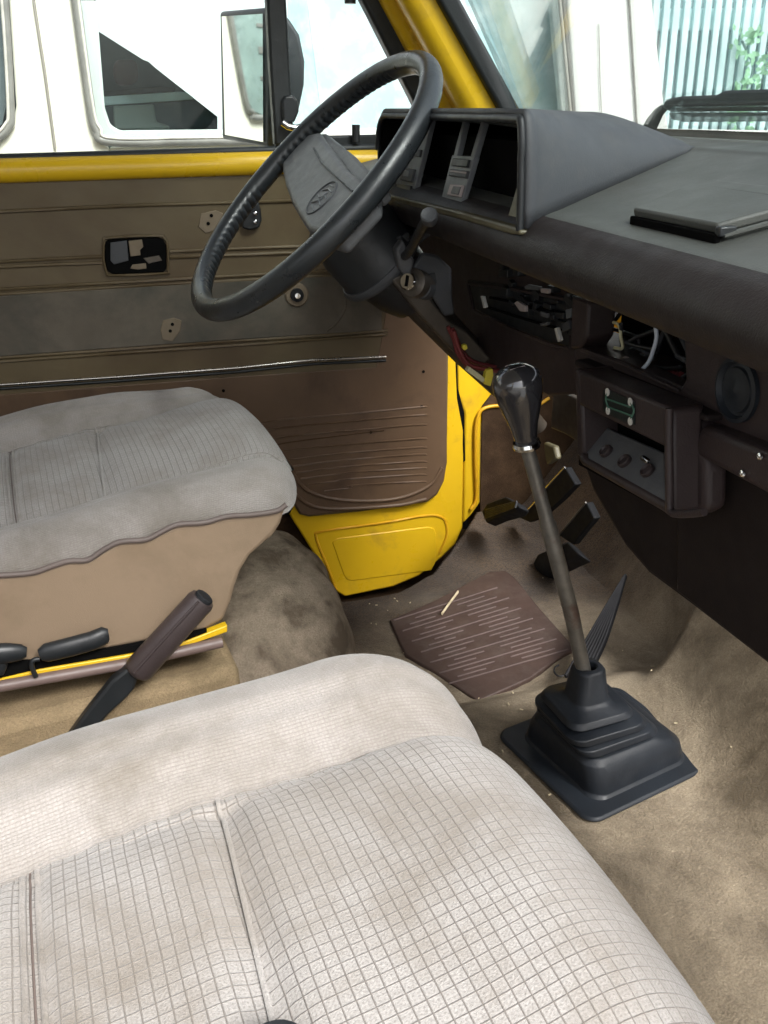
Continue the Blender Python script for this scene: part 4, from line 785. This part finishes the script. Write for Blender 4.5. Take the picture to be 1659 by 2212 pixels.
bm = BM(); tube(bm, [from_w @ S3(p,-.001) for p in cr([(a,0,b) for a,b in top], 4) for p in [(p.x, p.z)]], .0028, 8); mobj('edge_piping', bm, 'piping', drv, angle=60)
# adjusters and runner
yr = [from_w @ Vector(q) for q in [(-0.1886,0.0426,0.2138),(-0.1472,0.0484,0.2144),(-0.0687,0.0594,0.2087),(-0.0154,0.0669,0.2083),(0.033,0.0737,0.2174),(0.0322,0.0736,0.2096),(-0.0161,0.0668,0.2028),(-0.0699,0.0593,0.2004),(-0.1483,0.0483,0.2083),(-0.1896,0.0425,0.2086)]]
bm = BM(); prism(bm, yr, (0,.01,0)); lab(mobj('seat_rail', bm, 'yellow_paint', drv, bevel=.001), 'yellow painted rail under the driver seat')
tubeo('runner', [from_w @ Vector(q) for q in [(-0.2164,0.0367,0.2088),(-0.1897,0.0404,0.208),(-0.0698,0.0573,0.2007),(0.0256,0.0707,0.2006)]], .0058, 'rail_mauve', drv, n=12)
bm = BM(); prism(bm, [from_w @ Vector(q) for q in [(-0.2114,0.0414,0.2333),(-0.1851,0.0451,0.2317),(-0.1458,0.0506,0.2228),(-0.06,0.0627,0.2171),(0.0121,0.0728,0.2165),(0.0117,0.0727,0.212),(-0.0233,0.0678,0.2077),(-0.0686,0.0615,0.2095),(-0.1472,0.0504,0.2144),(-0.1887,0.0446,0.2135),(-0.2147,0.0409,0.217)]], (0,.01,0)); mobj('rail_gap', bm, 'cavity', drv, smooth=False)
def sidept(q, off): return from_w @ (Vector(q)+Vector((0,off,0)))
A_ = [(-0.1435,0.0549,0.2354),(-0.1378,0.0557,0.2364),(-0.1152,0.0589,0.237),(-0.095,0.0617,0.2385),(-0.0837,0.0633,0.2416),(-0.0801,0.0638,0.2415)]
tubeo('adjuster_lever', [sidept(q,-.014) for q in A_], [.006,.0095,.0100,.0098,.0092,.006], 'black_plastic', drv, n=16, flat=.7)
A_ = [(-0.1443,0.0548,0.2312),(-0.1501,0.054,0.2311),(-0.1524,0.0537,0.2247),(-0.151,0.0539,0.2128)]
tubeo('lever_wire', cr([sidept(q,-.014) for q in A_], 5), .0024, 'black_plastic', drv)
A_ = [(-0.1907,0.0483,0.2444),(-0.1825,0.0495,0.2455),(-0.1694,0.0513,0.2435),(-0.1589,0.0528,0.2414),(-0.1544,0.0534,0.2402)]
tubeo('recline_lever', [sidept(q,-.012) for q in A_], [.011,.011,.010,.008,.005], 'black_plastic', drv, n=16, flat=.7)
A_ = [(-0.1799,0.0498,0.2379),(-0.1786,0.05,0.2306),(-0.1824,0.0495,0.2248)]
tubeo('lever_bracket', [sidept(q,-.010) for q in A_], .006, 'black_plastic', drv)
# dark recliner knob at the bottom edge of the picture
bm = BM(); q = (0.008,-0.4823,0.36)
pivot = Vector(q)-Vector(pas.location); pivot = Matrix.Rotation(-rad(8),3,'Z') @ pivot
lathe(bm, pivot+Vector((0,0,-.02)), (0,0,1), [(0,.014),(.012,.016),(.017,.013),(.018,.003)], 24); mobj('belt_buckle', bm, 'black_plastic', pas)

# ---------------------------------------------------------------- pedals
cpdl = thing('clutch_pedal', 'black clutch pedal nearest the yellow door jamb, with a bright edged arm', 'pedal', (0.5285,0.58,0.059), group='foot pedals')
def at_(o, r): o.location = -Vector(r.location); return o
at_(slab('pad', [(0.525,0.6613,0.0181),(0.525,0.6351,0.0455),(0.525,0.5518,0.0937),(0.525,0.5053,0.1024),(0.525,0.4909,0.1009),(0.525,0.5037,0.0856),(0.525,0.579,0.0427),(0.525,0.6362,0.0058),(0.525,0.6468,0.0096)], (.02,0,-.012), 'rubber', cpdl, bevel=.004, seg=3), cpdl)
at_(slab('arm', [(0.6,0.6656,-0.0009),(0.6,0.6297,0.0212),(0.6,0.5965,0.0502),(0.6,0.5506,0.0988),(0.6,0.4876,0.1606),(0.6,0.448,0.1466),(0.6,0.4924,0.1022),(0.6,0.5737,0.0302),(0.6,0.6157,0.0051),(0.6,0.6555,-0.0052)], (.012,0,0), 'rubber', cpdl, bevel=.002), cpdl)
at_(tubeo('arm_edge', cr([(0.597,0.6587,0.0031),(0.597,0.623,0.0246),(0.597,0.5874,0.0572),(0.597,0.5444,0.103),(0.597,0.4815,0.1633)], 5), .0018, 'chrome', cpdl), cpdl)
bm = BM()
for k in range(5):
    q0, q1 = [Vector(q) for q in [(0.5235,0.6394,0.0105),(0.5235,0.5009,0.0948)]]; sh = Vector((0.5235,0.6307,0.0383))-q0
    tube(bm, [q0+sh*(k+.5)/5*.9, q1+sh*(k+.5)/5*.5], .0016, 6)
at_(mobj('pad_ribs', bm, 'boot_plate', cpdl), cpdl)
bpdl = thing('brake_pedal', 'black brake pedal with wide rubber pad, right of the clutch pedal', 'pedal', (0.587,0.48,-0.0012), group='foot pedals')
at_(slab('pad', [(0.575,0.5383,-0.0332),(0.575,0.5209,-0.0074),(0.575,0.4654,0.0326),(0.575,0.4144,0.0681),(0.575,0.3928,0.068),(0.575,0.3625,0.0672),(0.575,0.4006,0.0381),(0.575,0.446,0.0026),(0.575,0.4899,-0.0331),(0.575,0.5255,-0.0439)], (.02,0,-.015), 'rubber', bpdl, bevel=.005, seg=3), bpdl)
at_(slab('arm', [(0.6,0.4952,0.0357),(0.6,0.4522,0.0837),(0.6,0.4086,0.1332),(0.6,0.3793,0.1188),(0.6,0.411,0.0813),(0.6,0.4416,0.0439),(0.6,0.4687,0.0395)], (.012,0,0), 'rubber', bpdl, bevel=.002), bpdl)
at_(tubeo('arm_edge', [(0.597,0.4891,0.039),(0.597,0.4463,0.0868),(0.597,0.4037,0.1353)], .0014, 'shaft_steel', bpdl), bpdl)
apdl = thing('accelerator_pedal', 'long ribbed accelerator pedal hinged on the carpet behind the gear lever', 'pedal', (0.4794,0.1863,0.0), group='foot pedals')
LE = [Vector(q) for q in ((0.4574,0.1663,0.004), (0.4991,0.197,0.03), (0.5456,0.2298,0.06), (0.5857,0.2559,0.088))]
RE = [Vector(q) for q in ((0.5114,0.1824,0.004), (0.5347,0.1997,0.028), (0.5645,0.2309,0.056), (0.5931,0.2623,0.086))]
L_, R2_ = cr(LE, 6), cr(RE, 6)
bm = BM(); prism(bm, L_+R2_[::-1], (.004,.002,-.006)); at_(mobj('pedal_plate', bm, 'pedal_rubber', apdl, bevel=.0015), apdl)
bm = BM()
for k in range(7):
    f_ = (k+.5)/7; tube(bm, [a_.lerp(b_, f_)+Vector((-.0012,-.0012,.0012)) for a_, b_ in zip(L_, R2_)], [.0022*(1-.75*i/(len(L_)-1)) for i in range(len(L_))], 6)
at_(mobj('pedal_ribs', bm, 'pedal_rib', apdl), apdl)

# ---------------------------------------------------------------- floor mat and litter
fm = slab('floor_mat', [(0.2896,0.432,-0.0345),(0.3739,0.4675,-0.0345),(0.4929,0.5321,-0.0345),(0.5207,0.5278,-0.0345),(0.5267,0.4992,-0.0345),(0.526,0.3928,-0.0345),(0.5299,0.2761,-0.0345),(0.4935,0.2593,-0.0345),(0.4385,0.2267,-0.0345),(0.3514,0.1984,-0.0345),(0.3228,0.2617,-0.0345),(0.2866,0.332,-0.0345)], (0,0,-.012), 'mat_brown', None, bevel=.002)
tag(fm, 'brown rubber footwell mat with pale broken rib lines', 'floor mat')
bm = BM()
def lp(a, b, t): return (a[0]+(b[0]-a[0])*t, a[1]+(b[1]-a[1])*t)
for seg in [[(0.2943,0.4275,-0.034),(0.3868,0.4507,-0.034),(0.485,0.4754,-0.034)],[(0.2998,0.3941,-0.034),(0.3927,0.4156,-0.034),(0.491,0.4385,-0.034)],[(0.3052,0.362,-0.034),(0.3983,0.3819,-0.034),(0.4968,0.4031,-0.034)],[(0.3103,0.3312,-0.034),(0.4037,0.3496,-0.034),(0.5024,0.3691,-0.034)],[(0.3152,0.3016,-0.034),(0.4088,0.3185,-0.034),(0.5078,0.3365,-0.034)],[(0.32,0.2731,-0.034),(0.4138,0.2887,-0.034),(0.5129,0.3052,-0.034)],[(0.3245,0.2456,-0.034),(0.4186,0.2599,-0.034),(0.5178,0.275,-0.034)],[(0.3289,0.4242,-0.034),(0.3774,0.4361,-0.034)],[(0.4041,0.4426,-0.034),(0.4549,0.4551,-0.034)],[(0.3161,0.4094,-0.034),(0.3605,0.4199,-0.034)],[(0.4177,0.4336,-0.034),(0.4729,0.4468,-0.034)],[(0.3345,0.3907,-0.034),(0.3831,0.4017,-0.034)],[(0.4099,0.4077,-0.034),(0.4609,0.4192,-0.034)],[(0.3216,0.3765,-0.034),(0.3661,0.3863,-0.034)],[(0.4234,0.399,-0.034),(0.4788,0.4111,-0.034)],[(0.3399,0.3585,-0.034),(0.3886,0.3686,-0.034)],[(0.4155,0.3742,-0.034),(0.4665,0.3849,-0.034)],[(0.3269,0.345,-0.034),(0.3715,0.3541,-0.034)],[(0.429,0.3657,-0.034),(0.4844,0.377,-0.034)],[(0.345,0.3275,-0.034),(0.3939,0.3369,-0.034)],[(0.4208,0.3421,-0.034),(0.472,0.3519,-0.034)],[(0.3319,0.3147,-0.034),(0.3766,0.3231,-0.034)],[(0.4343,0.3338,-0.034),(0.4898,0.3442,-0.034)],[(0.35,0.2978,-0.034),(0.399,0.3064,-0.034)],[(0.426,0.3112,-0.034),(0.4772,0.3202,-0.034)],[(0.3368,0.2856,-0.034),(0.3816,0.2933,-0.034)],[(0.4393,0.3032,-0.034),(0.495,0.3127,-0.034)],[(0.3547,0.2692,-0.034),(0.4039,0.2771,-0.034)],[(0.4309,0.2815,-0.034),(0.4822,0.2898,-0.034)],[(0.3414,0.2575,-0.034),(0.3864,0.2646,-0.034)],[(0.4442,0.2737,-0.034),(0.5,0.2824,-0.034)]]:
    tube(bm, seg, .0012, 6)
mobj('mat_ribs', bm, 'mat_rib', fm)
tag(tubeo('straw', [(0.3708,0.4179,-0.03),(0.3943,0.4477,-0.03),(0.4166,0.4745,-0.03)], .0030, 'straw', flat=.5), 'short cream straw lying across the top of the brown floor mat', 'straw')
tag(tubeo('wire_hook', cr([(0.4629,0.1928,0.004),(0.4551,0.1886,0.004),(0.4502,0.1788,0.004),(0.452,0.1692,0.004),(0.4615,0.1689,0.004),(0.4667,0.1737,0.004)], 6), .0012, 'wire_black'), 'small bent black wire hook on the carpet beside the accelerator', 'wire')
bm = BM(); random.seed(5)
for i in range(70):
    x, y = random.uniform(.2,.6), random.uniform(-.05,.52); box(bm, (x, y, floor_z(x,y)+.003), (random.uniform(.001,.005), .0014, .001), Matrix.Rotation(random.uniform(0,3),3,'Z'))
cr_ = mobj('crumbs', bm, 'straw'); cr_['kind'] = 'stuff'; cr_['label'] = 'pale crumbs and bits of straw scattered over the footwell carpet'; cr_['category'] = 'litter'

# ---------------------------------------------------------------- the white van alongside
wv_ = thing('white_van', 'cream white van parked alongside, seen through the windows', 'van', (.6,1.9,-.6))
def VV(o): o.location = (-.6,-1.9,.6); return o
YV = 1.70
def vpanel(name, pts, m_='van_white', par=wv_, ext=.03, bevel=.006):
    return VV(slab(name, pts, (0,ext,0), m_, par, bevel=bevel, seg=2))
Zb = -.45
# window bands traced on the side plane; panels fill what lies between them
w1 = [(-0.2292,1.7,0.9292),(-0.2549,1.7,0.7141),(-0.2726,1.7,0.6675),(-0.3044,1.7,0.6409)]; w2l = [(-0.0921,1.7,0.9287),(-0.095,1.7,0.7097),(-0.0923,1.7,0.6519),(-0.0603,1.7,0.6178),(0.2268,1.7,0.6127)]; w2r = [(1.1661,1.7,0.6535),(1.1252,1.7,0.9245)]; w3 = [(1.3698,1.7,0.9236),(1.4303,1.7,0.6871),(1.4556,1.7,0.6091),(1.777,1.7,0.5943)]
vpanel('lower_side', [(-4,YV,Zb),(2.2,YV,Zb),(2.2,YV,.585),(-4,YV,.585)])
vpanel('side_pillar', [(w1[0][0]-.0,YV,1.15),(w2l[0][0]-.03,YV,1.15),tuple(w2l[0]),tuple(w2l[1]),tuple(w2l[2]),tuple(w2l[3]),(w2l[3][0],YV,.587),(-.6,YV,.587),tuple(w1[3]),tuple(w1[2]),tuple(w1[1]),tuple(w1[0])], 'van_cream')
vpanel('window_sill', [(w2l[3][0],YV,.587),(1.26,YV,.587),(1.26,YV,w2l[3][2]-.006),(w2l[3][0],YV,w2l[3][2])], 'van_cream')
vpanel('front_pillar', [tuple(w2r[0]),tuple(w2r[1]),(w2r[1][0]-.02,YV,1.15),(w3[0][0]-.02,YV,1.15),tuple(w3[0]),tuple(w3[1]),tuple(w3[2]),(w3[2][0],YV,.587),(w2r[0][0]+.01,YV,.587)])
vpanel('front_sill', [tuple(w3[2]),tuple(w3[3]),(2.2,YV,w3[3][2]),(2.2,YV,.587),(w3[2][0],YV,.587)])
vpanel('roof', [(-4,YV-.02,1.15),(2.2,YV-.02,1.15),(2.2,YV-.02,1.3),(-4,YV-.02,1.3)], ext=1.4)
VV(boxo('floor_pan', (-.9,2.4,-.45), (6.2,1.4,.05), 'van_seal', wv_, 0))
VV(boxo('far_side', (-1.45,3.1,.4), (5.1,.04,1.6), 'van_inside', wv_, 0))
VV(boxo('rear_quarter', (-2.6,1.735,.87), (4.3,.03,.57), 'van_cream', wv_, .004))
VV(slab('rear_side_window', [(-1.90,YV+.012,1.12),(-.97,YV+.012,1.12),(-1.04,YV+.012,.74),(-1.08,YV+.012,.685),(-1.14,YV+.012,.67),(-1.90,YV+.012,.67)], (0,.006,0), 'van_pane', wv_, bevel=.001))
ringseal0 = [(-1.90,YV+.008,.663),(-1.15,YV+.008,.663),(-1.07,YV+.008,.68),(-1.03,YV+.008,.74),(-.96,YV+.008,1.12)]
VV(tubeo('window_seal', cr(ringseal0, 6), .009, 'van_seal', wv_))
for zz, hh in ((.78,.012),(.86,.02),(.93,.01)): VV(boxo('window_slat', (-1.5,YV+.010,zz), (.72,.004,hh), 'van_seal', wv_, .0005))
VV(boxo('partition', (1.28,2.4,.3), (.04,1.3,1.6), 'van_inside', wv_, 0))
for pts in ([(-0.1254,1.695,1.0509),(-0.1762,1.695,0.9285),(-0.1781,1.695,0.7835),(-0.1838,1.695,0.619)], [(1.2769,1.695,1.0649),(1.2997,1.695,0.9234),(1.3262,1.695,0.7736),(1.3582,1.695,0.5889)], [(1.2173,1.695,0.869),(1.2315,1.695,0.7369),(1.2493,1.695,0.6079)]):
    VV(tubeo('door_gap', pts, .0032 if pts[0][0] < 1.0 or pts[0][0] > 1.27 else .0012, 'van_gap', wv_, n=6))
def ringseal(name, pts, r, m_, par=wv_): return VV(tubeo(name, cr(pts, 8), r, m_, par, n=10))
ringseal('window_seal', [(-0.083,1.69,1.0506),(-0.0847,1.69,0.9277),(-0.0878,1.69,0.7121),(-0.0819,1.69,0.6571),(-0.0481,1.69,0.6293),(0.2268,1.69,0.6222),(1.1594,1.69,0.596)], .0105, 'van_seal')
ringseal('seal_insert', [(-0.076,1.682,1.0495),(-0.0793,1.682,0.9269),(-0.0821,1.682,0.7119),(-0.0736,1.682,0.6613),(-0.0402,1.682,0.6373),(0.2269,1.682,0.6306),(1.1548,1.682,0.6063)], .0038, 'van_trim')
ringseal('window_seal', [(-0.2328,1.69,1.0491),(-0.2383,1.69,0.9283),(-0.2656,1.69,0.7169),(-0.2799,1.69,0.6696),(-0.3268,1.69,0.6333)], .0095, 'van_seal')
ringseal('seal_insert', [(-0.2369,1.682,1.0479),(-0.2425,1.682,0.9275),(-0.2699,1.682,0.717),(-0.285,1.682,0.6751),(-0.3283,1.682,0.6422)], .0035, 'van_trim')
ringseal('window_seal', [(1.0772,1.69,1.0621),(1.1084,1.69,0.9236),(1.1587,1.69,0.6409)], .0075, 'van_seal')
ringseal('seal_insert', [(1.0713,1.684,1.0612),(1.0979,1.684,0.923),(1.1487,1.684,0.6413)], .0045, 'van_trim')
# inner frame of the big window
vpanel('inner_frame', [(-0.0809,1.73,0.9315),(-0.0418,1.73,0.9313),(-0.0571,1.73,0.7044),(-0.0497,1.73,0.6669),(-0.029,1.73,0.6537),(1.1443,1.73,0.6249),(1.1464,1.73,0.5903),(-0.0903,1.73,0.6233),(-0.1186,1.73,0.6797)], 'van_white', ext=.02)
vpanel('inner_frame', [(1.0903,1.73,0.9364),(1.1217,1.73,0.9363),(1.1776,1.73,0.6096),(1.1452,1.73,0.6107)], 'van_white', ext=.02)
VV(slab('window_glass', [(-.10,YV+.012,.60),(1.15,YV+.012,.60),(1.10,YV+.012,1.15),(-.14,YV+.012,1.15)], (0,.003,0), 'van_glass', wv_, bevel=0))
# added sheets imitate bright sky and leaf reflections in the window
bl = vpanel('reflection_sheet', [(-0.0139,1.8,1.1489),(-0.0528,1.8,0.8758),(0.0488,1.8,0.8098),(0.061,1.8,0.8055),(0.0751,1.8,0.7918),(0.2161,1.8,0.6765),(0.2109,1.8,0.6265),(0.394,1.8,0.6201),(0.4334,1.8,1.1571)], 'reflect_white', ext=.01, bevel=0)
vpanel('reflection_sheet', [(0.4201,1.82,1.1882),(1.2344,1.82,1.2055),(1.2852,1.82,0.5506),(0.3738,1.82,0.5856)], 'reflect_teal', ext=.01, bevel=0)
for xa in (845, 880):
    pass
VV(slab('reflected_body', [(-0.1244,2.1,0.7578),(-0.0423,2.1,0.7426),(0.1611,2.1,0.7512),(0.3038,2.1,0.6858),(0.2902,2.1,0.5438),(-0.1565,2.1,0.5623)], (0,.3,0), 'van_stripe', wv_, bevel=.02))  # added shapes imitate a car reflected in the dark part of the window
VV(slab('stripe', [(-0.0688,2.05,0.7458),(0.0872,2.05,0.7552),(0.1296,2.05,0.7509),(0.1283,2.05,0.7411),(-0.0635,2.05,0.7346)], (0,.02,0), 'seal_black', wv_, bevel=.002))
VV(slab('stripe', [(-0.0637,2.05,0.7333),(0.1427,2.05,0.7407),(0.1712,2.05,0.7367),(0.1765,2.05,0.7199),(-0.0637,2.05,0.711)], (0,.02,0), 'fence_slat', wv_, bevel=.002))
VV(slab('stripe', [(-0.0616,2.04,0.7096),(0.3006,2.04,0.72),(0.2854,2.04,0.5613),(-0.0821,2.04,0.5761)], (0,.02,0), 'van_inside', wv_, bevel=.002))
VV(slab('reflected_block', [(-0.0279,2.0,0.8042),(-0.0154,2.0,0.8197),(0.0256,2.0,0.8209),(0.0377,2.0,0.8093),(0.0338,2.0,0.7714),(0.0168,2.0,0.759),(-0.021,2.0,0.7585),(-0.0306,2.0,0.7728)], (0,.06,0), 'reflected_block', wv_, bevel=.01, seg=3))
VV(slab('reflected_box', [(-0.0422,2.0,0.7089),(0.0659,2.0,0.7112),(0.0671,2.0,0.6664),(0.1012,2.0,0.6553),(0.0999,2.0,0.6453),(-0.0476,2.0,0.6502)], (0,.05,0), 'van_stripe', wv_, bevel=.006))
for cx_, w_ in ((437,10),(470,14),(508,8),(540,14),(568,9)):
    pass
VV(slab('rear_window', [(-0.3023,1.74,1.0557),(-0.2526,1.74,1.0562),(-0.2501,1.74,0.933),(-0.28,1.74,0.7175),(-0.2969,1.74,0.6764),(-0.3341,1.74,0.6513),(-0.3881,1.74,0.6488)], (0,.01,0), 'van_inside', wv_, bevel=0))
# far window of the cab so the fence shows through
for (x0, x1, z0, z1) in ((1.25,5.2,-.5,.30),(1.25,5.2,1.05,1.3)):
    pass
# ---------------------------------------------------------------- fence and climber beyond
fe = thing('slat_fence', 'tall pale slatted fence standing beyond the white van', 'fence', (3.5,3.6,-.62))
bm = BM(); x = 1.2; rnd = random.Random(2)
while x < 7.0:
    box(bm, (x, 3.6+rnd.uniform(-.004,.004), .30), (.034, .02, 1.84)); x += .055
o = mobj('slats', bm, 'fence_slat', fe, bevel=.003); o.location = (-3.5,-3.6,.62)
for z in (1.02, .2): 
    o = boxo('rail', (4.1,3.64,z), (5.8,.05,.09), 'fence_slat', fe, .004); o.location = (-3.5,-3.6,.62)
o = boxo('fence_back', (4.1,3.75,.3), (5.8,.03,1.84), 'fence_dark', fe, 0); o.location = (-3.5,-3.6,.62)
cb = thing('climbing_plant', 'thin green creeper growing up the pale slatted fence', 'plant', (3.0,3.5,-.62))
bm = BM(); rnd = random.Random(9); bs = BM()
for s in range(4):
    pth = []; x = 3.0+s*.22; z = -.4
    while z < .95: pth.append((x, 3.55, z)); x += rnd.uniform(-.09,.11); z += .12
    tube(bs, cr(pth,3), .006, 5)
    for p in pth:
        for k in range(30 if p[2] > .45 else 6):
            c_ = Vector(p)+Vector((rnd.uniform(-.07,.07), rnd.uniform(-.06,.0), rnd.uniform(-.07,.07)))
            a = rnd.uniform(0,6.3); u_ = Vector((math.cos(a), rnd.uniform(-.4,.4), math.sin(a)))*.019; v_ = Vector((-math.sin(a), rnd.uniform(-.4,.4), math.cos(a)))*.012
            bm.faces.new([bm.verts.new(c_+q) for q in (-u_, v_, u_, -v_)])
o = mobj('leaves', bm, 'leaf', cb, smooth=False); o.location = (-3,-3.5,.62); o = mobj('stems', bs, 'fence_dark', cb); o.location = (-3,-3.5,.62)
